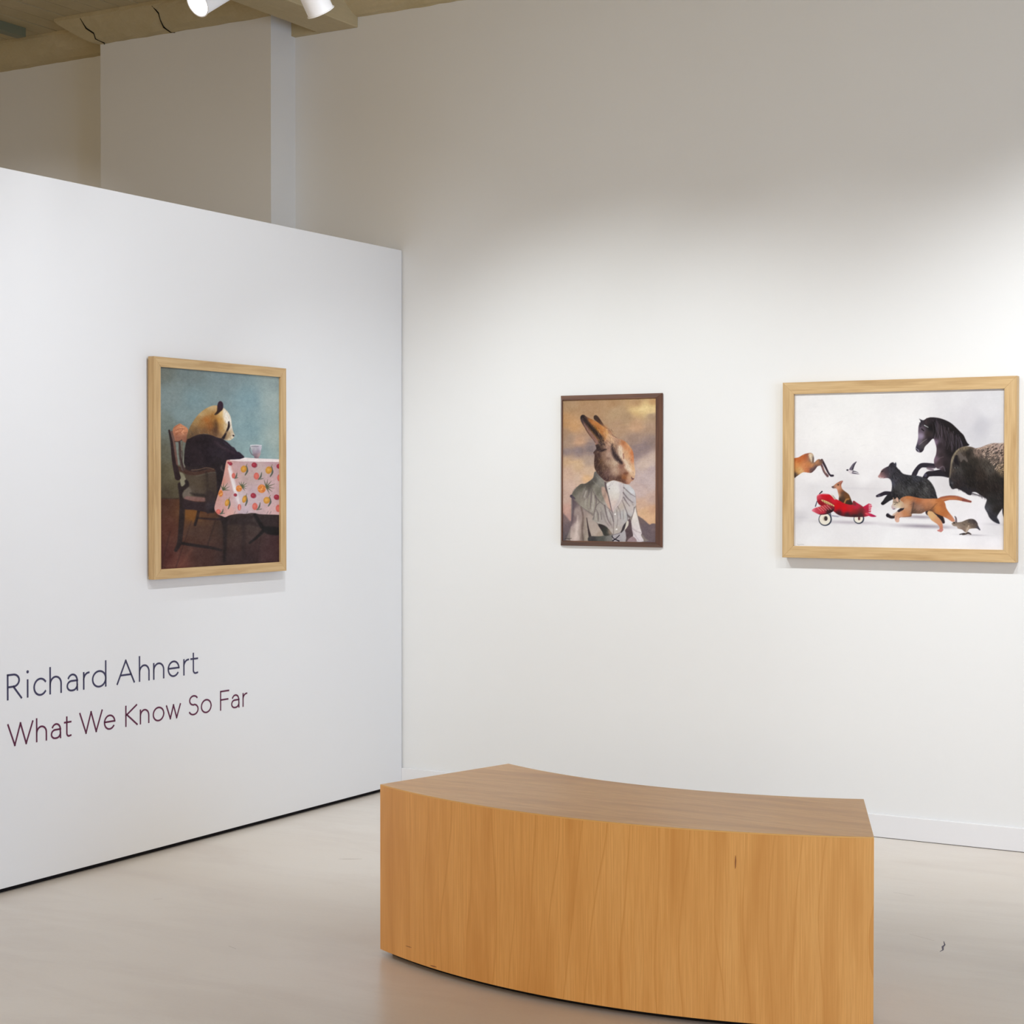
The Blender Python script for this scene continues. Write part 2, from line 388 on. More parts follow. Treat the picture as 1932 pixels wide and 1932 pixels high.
    for q in ([(470, 700), (530, 700)], [(540, 760), (500, 800), (540, 830)], [(420, 770), (380, 790)]): p.line(q, 16, (240, 176, 134), .9, .7)
    p.line([(360, 985), (440, 985), (500, 955)], 20, (70, 50, 46), .8, .7)
    # body
    body = [(600, 960), (640, 900), (760, 850), (900, 830), (1100, 850), (1250, 880), (1340, 950), (1420, 1010), (1500, 1090), (1550, 1115), (1600, 1190), (1650, 1205),
            (1700, 1250), (1745, 1300), (1720, 1340), (1560, 1350), (1420, 1370), (1380, 1450), (1380, 1560), (1340, 1720), (1300, 2000), (1260, 2350), (1230, 2350), (1200, 1760), (1150, 1520),
            (980, 1480), (760, 1500), (560, 1470), (550, 1300), (560, 1150), (580, 1040)]
    p.poly(body, p.field([(700, 900, (44, 30, 34)), (900, 1000, (38, 26, 32)), (800, 1300, (40, 26, 32)), (1100, 1150, (46, 34, 44)), (1300, 1250, (48, 38, 48)), (1500, 1280, (46, 32, 46)), (1650, 1280, (42, 28, 46)), (1250, 1450, (34, 26, 30)), (1250, 1700, (38, 28, 32))]), 1.0)
    p.setclip(body)
    p.line([(1150, 980), (1280, 1080), (1420, 1160), (1540, 1220)], [20, 50, 50, 10], (88, 66, 78), 2.5, .5)
    p.line([(1340, 1000), (1440, 1080), (1540, 1140)], 22, (60, 50, 70), 1.2, .6)
    p.line([(700, 880), (900, 840), (1100, 860)], 24, (62, 44, 40), 2, .6)
    p.fur((560, 860, 1500, 1500), 420, 50, 60, [(58, 42, 50), (28, 18, 24), (52, 40, 44)], 1., .28)
    p.setclip()
    p.line([(1300, 1480), (1290, 1540), (1330, 1590)], [30, 44, 20], (96, 86, 84), 1.4, .6)
    # head
    head = [(600, 930), (620, 800), (670, 680), (740, 560), (830, 440), (930, 350), (1040, 285), (1140, 252), (1230, 262), (1310, 292), (1370, 330), (1430, 400), (1470, 470), (1490, 560),
            (1500, 660), (1520, 760), (1555, 850), (1540, 900), (1490, 950), (1430, 965), (1370, 955), (1310, 930), (1200, 900), (1100, 860), (980, 830), (850, 840), (740, 880), (660, 920)]
    p.poly(head, p.field([(640, 800, (120, 96, 66)), (700, 700, (140, 106, 66)), (780, 560, (168, 136, 86)), (900, 420, (194, 166, 118)), (1080, 290, (206, 178, 132)), (1000, 360, (178, 142, 86)),
                          (1000, 540, (176, 104, 44)), (900, 640, (156, 110, 60)), (1080, 660, (146, 86, 38)), (800, 760, (122, 92, 60)), (950, 780, (118, 82, 52)), (1120, 480, (164, 110, 50)), (1160, 760, (92, 58, 40)), (1170, 640, (112, 74, 36)),
                          (1250, 560, (190, 132, 54)), (1290, 720, (182, 132, 66)), (1250, 840, (128, 92, 62)), (1300, 420, (222, 184, 116)), (1400, 460, (240, 232, 218)), (1440, 560, (238, 232, 222)), (1330, 560, (206, 160, 86)),
                          (1380, 700, (228, 206, 162)), (1470, 700, (240, 236, 228)), (1330, 800, (196, 160, 106)), (1460, 800, (196, 170, 136)), (1500, 860, (220, 206, 184)), (1440, 940, (226, 210, 176)), (1380, 900, (106, 76, 56)), (720, 860, (96, 72, 52))], 3.5), .8)
    p.setclip(head, 1.2)
    p.poly([(1330, 300), (1400, 360), (1470, 470), (1490, 620), (1480, 640), (1400, 620), (1350, 560), (1330, 440)], (242, 236, 224), 2.2, .85)
    p.fur((640, 280, 1500, 920), 520, 46, lambda x, y: 60 + (x - 900) * .06, [(214, 176, 120), (120, 78, 40), (196, 140, 74), (150, 104, 60)], .9, .2)
    p.line([(1180, 560), (1190, 700), (1180, 860)], [30, 70, 60], (84, 52, 34), 3, .6)
    p.line([(1440, 590), (1440, 680), (1405, 770), (1360, 860), (1320, 930)], [30, 46, 36, 40, 60], (44, 30, 36), .9)
    p.line([(1400, 800), (1450, 830), (1420, 900)], 50, (168, 138, 100), 1.8, .7)
    p.setclip()
    p.disc(1532, 868, 22, 16, (48, 30, 40), 1, 40); p.line([(1500, 850), (1460, 900), (1490, 930)], 8, (130, 100, 80), .6, .6)
    p.poly([(1150, 440), (1200, 370), (1210, 300), (1215, 240), (1240, 180), (1280, 165), (1320, 200), (1330, 260), (1320, 330), (1260, 390), (1200, 440)],
           p.field([(1270, 200, (62, 36, 56)), (1280, 280, (52, 28, 50)), (1220, 380, (52, 34, 30)), (1170, 430, (84, 58, 36))]), .9)
    # cup
    p.view(400, 840, 12.88)
    p.line([(960, 30), (945, 110), (975, 190), (1030, 240)], [20, 18, 20, 20], (120, 112, 124), .5)
    p.poly([(965, 0), (1215, 0), (1210, 120), (1195, 220), (1160, 280), (1140, 330), (1060, 330), (1050, 280), (1010, 190), (985, 100)],
           p.field([(985, 60, (196, 196, 198)), (1035, 100, (132, 124, 140)), (1080, 90, (206, 206, 212)), (1130, 120, (134, 120, 140)), (1190, 90, (206, 200, 214)), (1080, 250, (130, 110, 122)), (1170, 250, (196, 162, 158)), (1100, 310, (104, 76, 92))], 4), .5)
    p.line([(960, -6), (1090, -14), (1222, -6)], 24, (208, 208, 214), .5); p.line([(985, 14), (1150, 14)], 14, (104, 98, 110), .5, .8)
    # table and cloth
    cloth = [(375, 400), (420, 350), (700, 348), (1000, 380), (1700, 400), (1900, 420), (1900, 1720), (1700, 1700), (1450, 1690), (1180, 1680), (1080, 1655), (960, 1650), (850, 1670), (700, 1665), (560, 1680), (440, 1710),
             (350, 1750), (270, 1720), (180, 1680), (110, 1600), (90, 1520), (120, 1380), (190, 1150), (260, 940), (320, 680)]
    p.poly([(400, 352), (700, 330), (820, 290), (1100, 310), (1700, 335), (1900, 340), (1900, 425), (1700, 420), (1000, 410), (440, 390)], (234, 220, 220), .6, 1, False)
    p.poly(cloth, p.field([(420, 500, (214, 152, 136)), (600, 480, (196, 160, 162)), (900, 440, (190, 158, 162)), (1500, 440, (186, 152, 158)), (1200, 620, (194, 172, 168)), (900, 800, (188, 164, 160)), (1500, 900, (200, 166, 168)),
                           (300, 900, (208, 142, 124)), (400, 1000, (196, 162, 162)), (200, 1250, (204, 150, 138)), (350, 1250, (198, 160, 160)), (250, 1600, (206, 152, 146)), (450, 1650, (220, 168, 158)), (700, 1250, (206, 190, 196)), (800, 1600, (196, 176, 186)),
                           (1100, 1350, (200, 178, 184)), (1500, 1600, (208, 168, 168)), (1200, 1600, (196, 166, 168)), (1000, 1150, (192, 166, 172))], 3), .6, 1)
    p.setclip(cloth)
    p.poly([(425, 470), (480, 480), (540, 700), (620, 1000), (700, 1420), (640, 1380), (560, 1150), (500, 850), (440, 620)], (226, 214, 216), 1.6, .9)
    p.line([(440, 560), (500, 820), (580, 1080)], [34, 44, 70], (236, 228, 228), 1.6, .8)
    lf = (82, 92, 80)
    def lemon(x, y, rx, ry, an):
        p.line([(x + rx * .9, y - ry), (x + rx * 1.2, y + ry * .5), (x + rx * .5, y + ry * 1.7)], [16, 46, 24], lf, .5, .9)
        p.disc(x, y, rx, ry, (196, 132, 46), 1, an); p.dab(x - rx * .1, y - ry * .1, rx * .7, ry * .7, (232, 176, 84), .8, an)
        p.line([(x + rx * .6, y - ry * .7), (x + rx * 1.15, y - ry * 1.45)], 14, (120, 110, 70), .5, .8)
    for q in ((795, 572, 72, 86, 15), (1395, 600, 76, 92, 15), (395, 1395, 52, 88, 15), (810, 1310, 50, 92, 15), (1345, 1340, 78, 84, 10)): lemon(*q)
    def cherry(x, y, r, c=(158, 44, 62)):
        p.disc(x + r * .3, y + r * .15, r, r, (112, 60, 78), .6); p.disc(x, y, r, r * 1.02, c); p.dab(x - r * .2, y - r * .2, r * .5, r * .5, (192, 78, 92), .6)
    for q in ((1045, 472, 62), (1640, 505, 58), (590, 1205, 38), (1020, 1222, 62), (1580, 1262, 64), (475, 440, 42), (425, 415, 22)): cherry(*q)
    def peach(x, y, rx, ry, leaf=1):
        if leaf:
            p.line([(x + rx * .8, y + ry * .8), (x + rx * 1.6, y + ry * .2), (x + rx * 2., y - ry * 1.1)], [16, 40, 10], lf, .5, .9)
            p.line([(x + rx * .7, y + ry * .9), (x + rx * 2.5, y + ry * .7)], [30, 16], (92, 104, 88), .5, .9)
        p.disc(x, y, rx, ry, (206, 96, 88)); p.dab(x, y, rx * .7, ry * .7, (228, 124, 106), .8)
    peach(1100, 745, 64, 86); peach(550, 735, 42, 68); peach(1062, 1490, 64, 88); peach(185, 1615, 58, 60); peach(690, 1510, 42, 80, 0); peach(1650, 790, 50, 84, 0); peach(1625, 1540, 62, 90, 0)
    p.line([(690, 1440), (700, 1560)], [10, 30], (238, 180, 158), .7, .8)
    def pine(x, y, rx, ry, dx, dy, n=7):
        for i in range(n):
            g = (i - (n - 1) / 2) * .32; L = math.hypot(dx, dy); a0 = math.atan2(dy, dx) + g; l = L * (1. - abs(g) * .35)
            p.line([(x + dx * .35, y + dy * .35), (x + math.cos(a0) * l, y + math.sin(a0) * l)], [34, 5], (84, 96, 66), .5, .9)
        p.disc(x, y, rx, ry, (220, 130, 62))
        for i in range(26):
            g, r = p.rng.uniform(0, 6.28), p.rng.uniform(0, .85); p.dab(x + rx * r * math.cos(g), y + ry * r * math.sin(g), 14, 12, ((242, 190, 110), (190, 86, 34))[i % 2], .75)
    pine(1225, 1055, 100, 106, 320, -120); pine(680, 1048, 74, 80, 190, -130); pine(240, 1165, 56, 84, 170, -250, 5)
    for x in (560, 860, 1350, 1420): p.line([(x, 1670), (x + 30, 1610)], 14, lf, .6, .5)
    p.setclip()
    p.line([(480, 352), (800, 372), (1650, 385)], 26, (238, 224, 224), .6, .9)
    p.view(300, 860, 8.05); p.line([(50, 1700), (90, 1692), (130, 1704)], 8, (40, 22, 24), .5, .8)
    p.mute(.06, .12)
    p.grain(.010)
    return p


def paint_hare():
    p = Painter(280, 390, ((1062, 753.4), (1236.8, 751.3), (1237.9, 1027), (1062.5, 1021.3)), 5)
    p.view(1040, 720, 5.683)
    p.ground([(200, 230, (182, 138, 92)), (400, 210, (184, 134, 84)), (650, 220, (186, 136, 86)), (900, 230, (190, 140, 88)), (1090, 220, (206, 152, 88)), (700, 330, (186, 146, 100)), (900, 300, (222, 176, 104)), (1000, 295, (234, 196, 120)), (1090, 300, (236, 196, 124)),
              (1080, 370, (176, 140, 108)), (800, 390, (180, 140, 98)), (150, 420, (200, 140, 80)), (240, 480, (214, 152, 90)), (150, 560, (178, 134, 98)), (400, 300, (184, 136, 90)), (720, 480, (186, 142, 104)), (900, 480, (204, 152, 108)), (1080, 500, (180, 140, 110)),
              (200, 600, (170, 134, 108)), (300, 640, (206, 152, 112)), (160, 680, (176, 138, 110)), (300, 740, (144, 120, 120)), (160, 740, (152, 126, 120)), (420, 720, (140, 118, 118)), (900, 620, (164, 130, 112)), (1080, 640, (156, 126, 116)), (1000, 720, (148, 122, 122)), (920, 760, (150, 124, 124)),
              (160, 850, (208, 162, 118)), (300, 890, (218, 174, 128)), (400, 850, (180, 150, 130)), (1080, 830, (206, 174, 158)), (1000, 880, (206, 176, 160)), (1080, 940, (190, 164, 166)), (160, 980, (212, 168, 140)), (400, 960, (214, 174, 140)), (380, 1040, (232, 176, 122)), (300, 1050, (214, 176, 150)),
              (200, 1120, (212, 172, 152)), (1000, 1050, (196, 170, 170)), (1080, 1100, (200, 174, 172)), (160, 1240, (204, 164, 146)), (160, 1380, (206, 150, 132)), (200, 1440, (190, 140, 130)), (950, 1200, (204, 174, 170)), (1080, 1280, (202, 164, 150)), (960, 1320, (216, 168, 138)), (1080, 1380, (216, 158, 118)), (1000, 1420, (228, 172, 122)), (1080, 1480, (232, 174, 124))], 3.6)
    for x, y, rx, ry, c, a in ((980, 300, 130, 26, (240, 206, 130), .8), (1060, 330, 70, 20, (236, 196, 124), .7), (760, 470, 180, 12, (196, 150, 104), .5), (300, 650, 80, 14, (220, 164, 120), .6), (900, 500, 120, 12, (214, 160, 118), .5),
                               (230, 860, 110, 16, (224, 176, 122), .6), (370, 1040, 50, 24, (238, 182, 122), .7), (980, 690, 160, 30, (146, 120, 122), .4), (220, 740, 120, 26, (140, 118, 122), .5), (400, 560, 120, 18, (176, 134, 104), .5), (1050, 900, 80, 26, (220, 192, 172), .5)):
        p.dab(x, y, rx, ry, c, a, -6)
    p.fur((130, 190, 1120, 1450), 500, 60, 0, [(214, 164, 112), (160, 126, 104), (190, 144, 104)], 2.2, .10, 14)
    p.mute(.12)
    # far hills
    p.poly([(120, 1430), (170, 1450), (200, 1490), (260, 1540), (260, 1740), (120, 1740)], p.field([(150, 1470, (140, 112, 112)), (180, 1560, (118, 98, 104)), (170, 1680, (104, 92, 98))]), 1.6)
    p.poly([(920, 1470), (960, 1470), (1000, 1500), (1050, 1545), (1080, 1535), (1130, 1560), (1140, 1760), (960, 1760)], p.field([(960, 1500, (124, 100, 100)), (1020, 1580, (114, 96, 106)), (1100, 1600, (128, 104, 110)), (1080, 1700, (118, 98, 106))]), 1.0)
    # dress (sheet view of the lower half)
    p.view(1060, 880, 10.733)
    p.poly([(205, 600), (300, 420), (480, 350), (640, 230), (680, 110), (860, 300), (1240, 360), (1470, 520), (1500, 850), (1620, 1400), (1660, 1560), (200, 1580), (200, 1200)], (142, 128, 122), 1.2)
    # left sleeve
    p.poly([(230, 640), (300, 700), (380, 800), (480, 900), (640, 1020), (720, 1180), (840, 1420), (560, 1450), (540, 1560), (210, 1560), (190, 1250), (220, 950), (230, 760)],
           p.field([(230, 800, (112, 92, 98)), (210, 1100, (128, 104, 108)), (300, 900, (158, 138, 132)), (340, 1200, (206, 186, 178)), (330, 1450, (208, 186, 178)), (430, 1200, (128, 104, 96)), (420, 1450, (124, 104, 94)), (480, 1200, (176, 162, 146)), (500, 1450, (172, 158, 142)), (600, 1150, (176, 158, 148)), (680, 1330, (186, 168, 156)), (760, 1400, (170, 150, 132))], 4), .7)
    p.line([(230, 660), (240, 850), (200, 1200)], [50, 50, 20], (104, 84, 96), 1.4, .7)
    p.line([(400, 830), (440, 1050), (420, 1300), (440, 1500)], [30, 40, 34, 30], (116, 92, 84), 1.2, .6)
    p.line([(510, 1050), (540, 1250), (580, 1440)], [10, 26, 60], (66, 46, 52), .8, .9)
    p.line([(330, 1000), (310, 1300), (280, 1500)], [10, 46, 60], (222, 202, 194), 1.6, .6)
    # right sleeve
    p.poly([(1480, 840), (1500, 930), (1540, 1080), (1580, 1260), (1615, 1370), (1600, 1420), (1655, 1540), (1500, 1545), (1440, 1440), (1390, 1300), (1400, 1150), (1440, 1000)],
           p.field([(1480, 1000, (226, 216, 208)), (1450, 1180, (222, 214, 210)), (1520, 1300, (224, 214, 214)), (1560, 1500, (218, 208, 216)), (1420, 1300, (196, 180, 186))]), .7)
    p.line([(1420, 1270), (1500, 1330), (1600, 1370)], 20, (178, 158, 168), 1, .7); p.line([(1440, 1350), (1500, 1440), (1560, 1520)], 18, (176, 158, 170), 1, .6)
    p.poly([(1280, 1330), (1320, 1200), (1350, 1080), (1400, 1130), (1420, 1300), (1440, 1430), (1350, 1500), (1300, 1540)], p.field([(1340, 1200, (110, 84, 92)), (1360, 1400, (98, 72, 80)), (1320, 1500, (110, 84, 88))]), .8)
    p.poly([(1350, 1500), (1440, 1440), (1520, 1545), (1340, 1545)], (160, 132, 138), .8)
    # waist
    p.poly([(560, 1430), (760, 1430), (900, 1410), (1060, 1400), (1060, 1545), (580, 1545)], p.field([(620, 1480, (76, 72, 74)), (800, 1470, (96, 98, 90)), (980, 1470, (130, 126, 122))]), .8)
    p.poly([(1040, 1400), (1180, 1360), (1270, 1290), (1290, 1545), (1060, 1545)], (172, 166, 172), .7)
    p.poly([(740, 1180), (880, 1220), (1000, 1330), (1000, 1400), (870, 1420), (820, 1330)], p.field([(780, 1220, (62, 50, 52)), (880, 1320, (66, 68, 62)), (920, 1390, (66, 66, 60)), (980, 1350, (164, 138, 118))], 4), .7)
    p.poly([(1190, 1360), (1230, 1220), (1310, 1130), (1290, 1250), (1230, 1340)], (76, 64, 72), .7)
    p.poly([(1310, 1130), (1350, 1130), (1340, 1220), (1270, 1310), (1290, 1220)], (208, 200, 186), .7)
    # bodice with ruffles
    bod = [(200, 580), (270, 470), (330, 400), (400, 350), (490, 345), (600, 270), (640, 220), (660, 120), (700, 110), (800, 220), (860, 300), (920, 330), (1040, 290), (1160, 330), (1240, 360), (1340, 380), (1420, 450), (1470, 520), (1490, 640), (1500, 780),
           (1470, 860), (1440, 980), (1330, 1110), (1240, 1220), (1190, 1340), (1050, 1390), (960, 1290), (880, 1200), (740, 1160), (630, 1110), (620, 1060), (660, 980), (500, 880), (380, 790), (280, 680), (200, 630)]
    p.poly(bod, p.field([(260, 560, (116, 112, 96)), (400, 420, (112, 108, 90)), (520, 360, (96, 88, 78)), (660, 230, (112, 108, 104)), (760, 330, (138, 136, 126)), (400, 620, (140, 130, 116)), (520, 760, (152, 146, 128)), (480, 560, (132, 122, 110)), (640, 620, (156, 148, 134)), (680, 440, (132, 128, 112)),
                         (760, 560, (132, 130, 112)), (620, 900, (160, 152, 138)), (700, 1080, (160, 154, 142)), (760, 900, (166, 158, 150)), (840, 1080, (168, 158, 154)), (960, 1000, (176, 168, 168)), (940, 1200, (176, 160, 156)), (1060, 1300, (182, 170, 162)), (1120, 1100, (182, 172, 172)), (1260, 1000, (178, 178, 182)),
                         (1200, 800, (188, 172, 160)), (1300, 640, (178, 168, 172)), (1400, 520, (200, 202, 208)), (1440, 660, (190, 182, 188)), (1400, 850, (198, 186, 184)), (1160, 700, (208, 196, 190))], 4), .7)
    p.setclip(bod)
    p.poly([(910, 350), (1040, 290), (1190, 340), (1240, 370), (1230, 600), (1190, 740), (1090, 860), (1020, 950), (990, 800), (940, 540), (910, 420)], p.field([(960, 400, (226, 222, 220)), (1100, 450, (230, 228, 222)), (1190, 420, (206, 196, 202)), (1100, 620, (222, 216, 206)), (1060, 760, (220, 196, 186)), (1020, 900, (212, 188, 184))]), .8)
    p.poly([(800, 440), (850, 420), (900, 500), (950, 680), (1000, 880), (960, 880), (870, 700), (820, 580)], (212, 164, 142), 1.2, .9)
    p.line([(1190, 360), (1200, 560), (1150, 720), (1060, 860)], [40, 60, 50, 20], (188, 176, 182), 2.2, .6); p.line([(1000, 330), (960, 420)], 10, (176, 168, 172), 1, .7); p.line([(930, 420), (1010, 380), (1050, 310)], 8, (190, 184, 186), 1, .7)
    p.line([(880, 330), (900, 480), (930, 560), (970, 720), (1000, 860), (1030, 940)], [34, 26, 12, 18, 14, 10], (98, 68, 80), .7, .9)
    p.line([(1240, 380), (1235, 620), (1180, 760), (1110, 850)], 12, (170, 152, 158), .6, .8)
    dkf = (104, 88, 92)
    for q, w in (([(560, 450), (540, 580), (470, 680)], [26, 14]), ([(600, 500), (600, 620), (580, 860)], [20, 28, 14]), ([(680, 600), (700, 700), (690, 800)], [26, 26, 14]), ([(720, 660), (760, 740), (700, 800), (660, 960), (640, 1080)], [10, 10, 20, 24, 18]),
                 ([(700, 880), (740, 980), (740, 1120)], [14, 24, 12]), ([(870, 800), (900, 960), (940, 1100), (1000, 1200)], [30, 26, 20, 10]), ([(960, 900), (1010, 1000), (1050, 1130)], [14, 22, 12]), ([(790, 930), (810, 1080)], [10, 16]),
                 ([(590, 420), (720, 660), (840, 780), (1000, 910), (1040, 1050), (1050, 1380)], [10, 14, 14, 12, 10, 10]), ([(1240, 540), (1330, 660), (1440, 750)], [24, 20, 8]), ([(1250, 640), (1310, 740), (1370, 820)], [24, 18, 8]), ([(1250, 440), (1380, 560), (1480, 630)], [20, 16, 8]),
                 ([(1220, 700), (1290, 880), (1330, 1000), (1330, 1100)], [12, 16, 22, 10]), ([(1130, 820), (1180, 930), (1190, 1080)], [10, 18, 10]), ([(1330, 1000), (1400, 1080)], [20, 60])):
        p.line(q, w, dkf, .9, .75)
    p.line([(1470, 850), (1450, 960), (1400, 1080), (1310, 1150)], [26, 16, 18, 24], (92, 78, 92), .8, .9)
    for q, w in (([(640, 600), (640, 760), (620, 900)], 24), ([(500, 500), (460, 620)], 20), ([(920, 900), (980, 1060), (1020, 1160)], 20), ([(1080, 900), (1100, 1080), (1080, 1300)], 18), ([(1270, 930), (1270, 1080)], 44), ([(1330, 600), (1420, 700)], 16), ([(680, 950), (700, 1080)], 18), ([(740, 1150), (850, 1190)], 14), ([(1160, 880), (1230, 1050)], 12)):
        p.line(q, w, (206, 200, 192), 1.2, .55)
    for q, w in (([(450, 480), (430, 640)], 20), ([(540, 620), (520, 780), (560, 900)], 16), ([(840, 960), (880, 1100), (960, 1220)], 18), ([(790, 840), (830, 1000)], 14), ([(1110, 900), (1130, 1100), (1110, 1250)], 14), ([(1240, 900), (1250, 1080)], 14), ([(1380, 700), (1440, 800)], 14), ([(1300, 500), (1400, 590)], 12), ([(380, 560), (360, 660)], 16), ([(980, 1060), (1020, 1260)], 12)):
        p.line(q, w, (122, 110, 108), 1.4, .5)
    for q, w in (([(490, 640), (480, 800)], 20), ([(610, 760), (630, 880)], 18), ([(900, 820), (960, 960)], 16), ([(1300, 820), (1350, 940)], 18), ([(1160, 1120), (1150, 1280)], 16), ([(1260, 480), (1350, 560)], 14), ([(760, 1000), (790, 1120)], 14)):
        p.line(q, w, (198, 190, 182), 1.6, .45)
    p.dab(640, 700, 560, 620, (160, 144, 140), .22)
    for x, y, rx, ry, a, g in ((400, 400, 150, 50, .6, -25), (600, 340, 120, 60, .7, -35), (680, 250, 60, 120, .5, 0), (560, 440, 60, 90, .5, 0), (260, 520, 60, 60, .4, 0), (760, 500, 70, 160, .35, 20), (860, 600, 40, 140, .35, 20)): p.dab(x, y, rx, ry, (88, 80, 72), a, g)
    for q in ([(640, 300), (760, 420)], [(700, 200), (840, 360)], [(480, 420), (420, 560)], [(760, 560), (860, 720)]): p.line(q, 16, (150, 146, 132), 1.2, .45)
    for x, y in ((1080, 980), (1110, 1290)): p.disc(x, y, 20, 16, (232, 228, 226))
    p.disc(960, 460, 12, 10, (80, 76, 96), .8)
    p.setclip()
    p.line([(200, 600), (260, 650)], [60, 40], (92, 76, 92), .8); p.line([(250, 660), (380, 800), (500, 890), (640, 980)], [16, 12, 12, 10], (132, 118, 112), .6, .8)
    p.line([(1020, 1430), (1060, 1480), (1160, 1530)], [18, 16, 26], (40, 28, 52), .5); p.line([(1170, 1410), (1100, 1480), (1040, 1520)], [14, 16, 24], (40, 28, 52), .5); p.line([(1030, 1420), (1060, 1400), (1180, 1375)], 10, (110, 98, 110), .5, .8)
    p.line([(80, 1470), (120, 1460), (160, 1474), (205, 1462)], 9, (40, 36, 34), .5, .8)
    # head
    p.mute(.18)
    p.view(1090, 770, 12.883)
    p.poly([(385, 200), (420, 165), (470, 180), (540, 270), (600, 360), (660, 440), (800, 560), (860, 660), (960, 740), (880, 780), (700, 700), (600, 560), (480, 350), (400, 270)],
           p.field([(420, 220, (66, 48, 38)), (480, 230, (74, 48, 44)), (540, 330, (96, 62, 48)), (640, 460, (166, 118, 86)), (760, 560, (162, 116, 94)), (880, 700, (150, 116, 100))]), .8)
    ear = [(65, 230), (90, 165), (150, 155), (230, 210), (350, 270), (480, 340), (590, 430), (700, 520), (760, 640), (800, 800), (650, 900), (560, 960), (470, 980), (440, 900), (400, 800), (320, 700), (230, 580), (160, 450), (90, 330)]
    p.poly(ear, p.field([(110, 200, (58, 42, 46)), (120, 300, (76, 54, 56)), (200, 230, (110, 72, 60)), (300, 290, (172, 108, 56)), (450, 360, (192, 124, 66)), (500, 470, (180, 110, 50)), (600, 560, (178, 108, 46)), (650, 480, (216, 166, 112)), (740, 640, (222, 178, 126)), (640, 660, (168, 108, 60)), (430, 480, (130, 92, 44))], 3.5), .8)
    p.setclip(ear)
    p.line([(110, 270), (190, 420), (280, 560), (370, 690), (470, 840)], [26, 50, 70, 84, 96], (138, 102, 100), 1.6, .8)
    p.line([(110, 200), (220, 340), (350, 490), (450, 610), (560, 740), (590, 880)], [100, 84, 96, 100, 130, 150], (48, 34, 34), 2.4, .9); p.line([(300, 300), (450, 400), (560, 520), (640, 640)], [20, 50, 70, 60], (176, 108, 58), 2.2, .7); p.dab(110, 200, 50, 50, (50, 36, 38), .7)
    p.line([(70, 260), (160, 440), (280, 640), (420, 830)], [24, 18, 16, 20], (84, 58, 62), .8, .8)
    p.fur((80, 160, 760, 900), 160, 40, 50, [(206, 140, 74), (66, 44, 40), (196, 150, 110)], .8, .25)
    p.setclip()
    head = [(440, 900), (520, 860), (640, 800), (700, 700), (740, 620), (860, 690), (960, 740), (1080, 780), (1180, 850), (1260, 940), (1320, 1040), (1350, 1160), (1355, 1300), (1365, 1420), (1390, 1560), (1380, 1660), (1350, 1760), (1290, 1800), (1240, 1860), (1150, 1855), (1060, 1810),
            (960, 1780), (860, 1760), (740, 1790), (660, 1770), (570, 1690), (480, 1590), (410, 1450), (400, 1280), (410, 1140), (380, 1075), (460, 1000)]
    p.poly(head, p.field([(500, 950, (70, 46, 44)), (600, 1000, (94, 66, 56)), (680, 900, (160, 124, 106)), (740, 960, (176, 142, 128)), (700, 780, (196, 150, 116)), (820, 800, (212, 176, 148)), (960, 800, (180, 140, 116)), (900, 940, (152, 118, 98)), (1100, 860, (182, 112, 70)), (1180, 960, (196, 124, 78)), (1240, 900, (214, 170, 128)),
                          (1020, 1000, (216, 194, 172)), (1040, 1130, (220, 198, 176)), (1160, 1080, (208, 160, 118)), (1240, 1180, (214, 168, 126)), (1310, 1120, (196, 110, 66)), (1330, 1260, (204, 124, 80)), (1200, 1300, (212, 178, 150)), (1240, 1480, (222, 198, 172)), (1340, 1480, (222, 172, 126)), (1350, 1600, (222, 186, 154)), (1280, 1580, (222, 190, 160)),
                          (1130, 1540, (150, 106, 88)), (1060, 1420, (148, 100, 84)), (1180, 1620, (128, 76, 56)), (1130, 1700, (150, 88, 44)), (1240, 1680, (206, 166, 132)), (1220, 1790, (190, 140, 116)), (1120, 1800, (104, 58, 52)), (1000, 1740, (98, 62, 52)), (900, 1560, (186, 160, 138)), (900, 1350, (190, 168, 146)), (740, 1120, (176, 148, 132)),
                          (620, 1100, (152, 116, 96)), (500, 1150, (84, 54, 48)), (460, 1300, (76, 48, 44)), (560, 1300, (112, 76, 52)), (640, 1240, (150, 116, 96)), (760, 1300, (168, 140, 120)), (500, 1450, (80, 52, 44)), (640, 1450, (112, 80, 64)), (560, 1620, (78, 50, 48)), (700, 1600, (124, 90, 84)), (800, 1700, (104, 72, 66)), (700, 1740, (84, 54, 56)), (860, 1600, (152, 122, 108))], 4), .8)
    p.setclip(head, 1.)
    p.dab(900, 1060, 90, 170, (110, 78, 68), .6, -25); p.line([(830, 880), (840, 1000), (880, 1120), (950, 1220), (1060, 1340)], [30, 50, 90, 120, 60], (56, 38, 44), 2.4, .9)
    p.line([(1020, 960), (1040, 1100), (1100, 1230), (1200, 1400)], [80, 90, 60, 80], (226, 206, 184), 1.8, .7)
    p.line([(1100, 1120), (1110, 1240)], [26, 22], (150, 92, 80), .8, .8)
    p.line([(470, 960), (560, 1030), (690, 1000)], [90, 60, 20], (58, 38, 40), 1.4, .85)
    p.dab(740, 1225, 50, 36, (120, 84, 76), .6)
    p.line([(1180, 1440), (1260, 1520)], 90, (232, 214, 192), 2., .6)
    p.fur((400, 760, 1360, 1820), 900, 46, lambda x, y: 100 - (x - 800) * .05, [(226, 200, 172), (92, 62, 52), (196, 148, 108), (150, 112, 90)], .8, .22)
    p.line([(1130, 1600), (1200, 1590)], 40, (120, 66, 46), 1.5, .6)
    p.setclip()
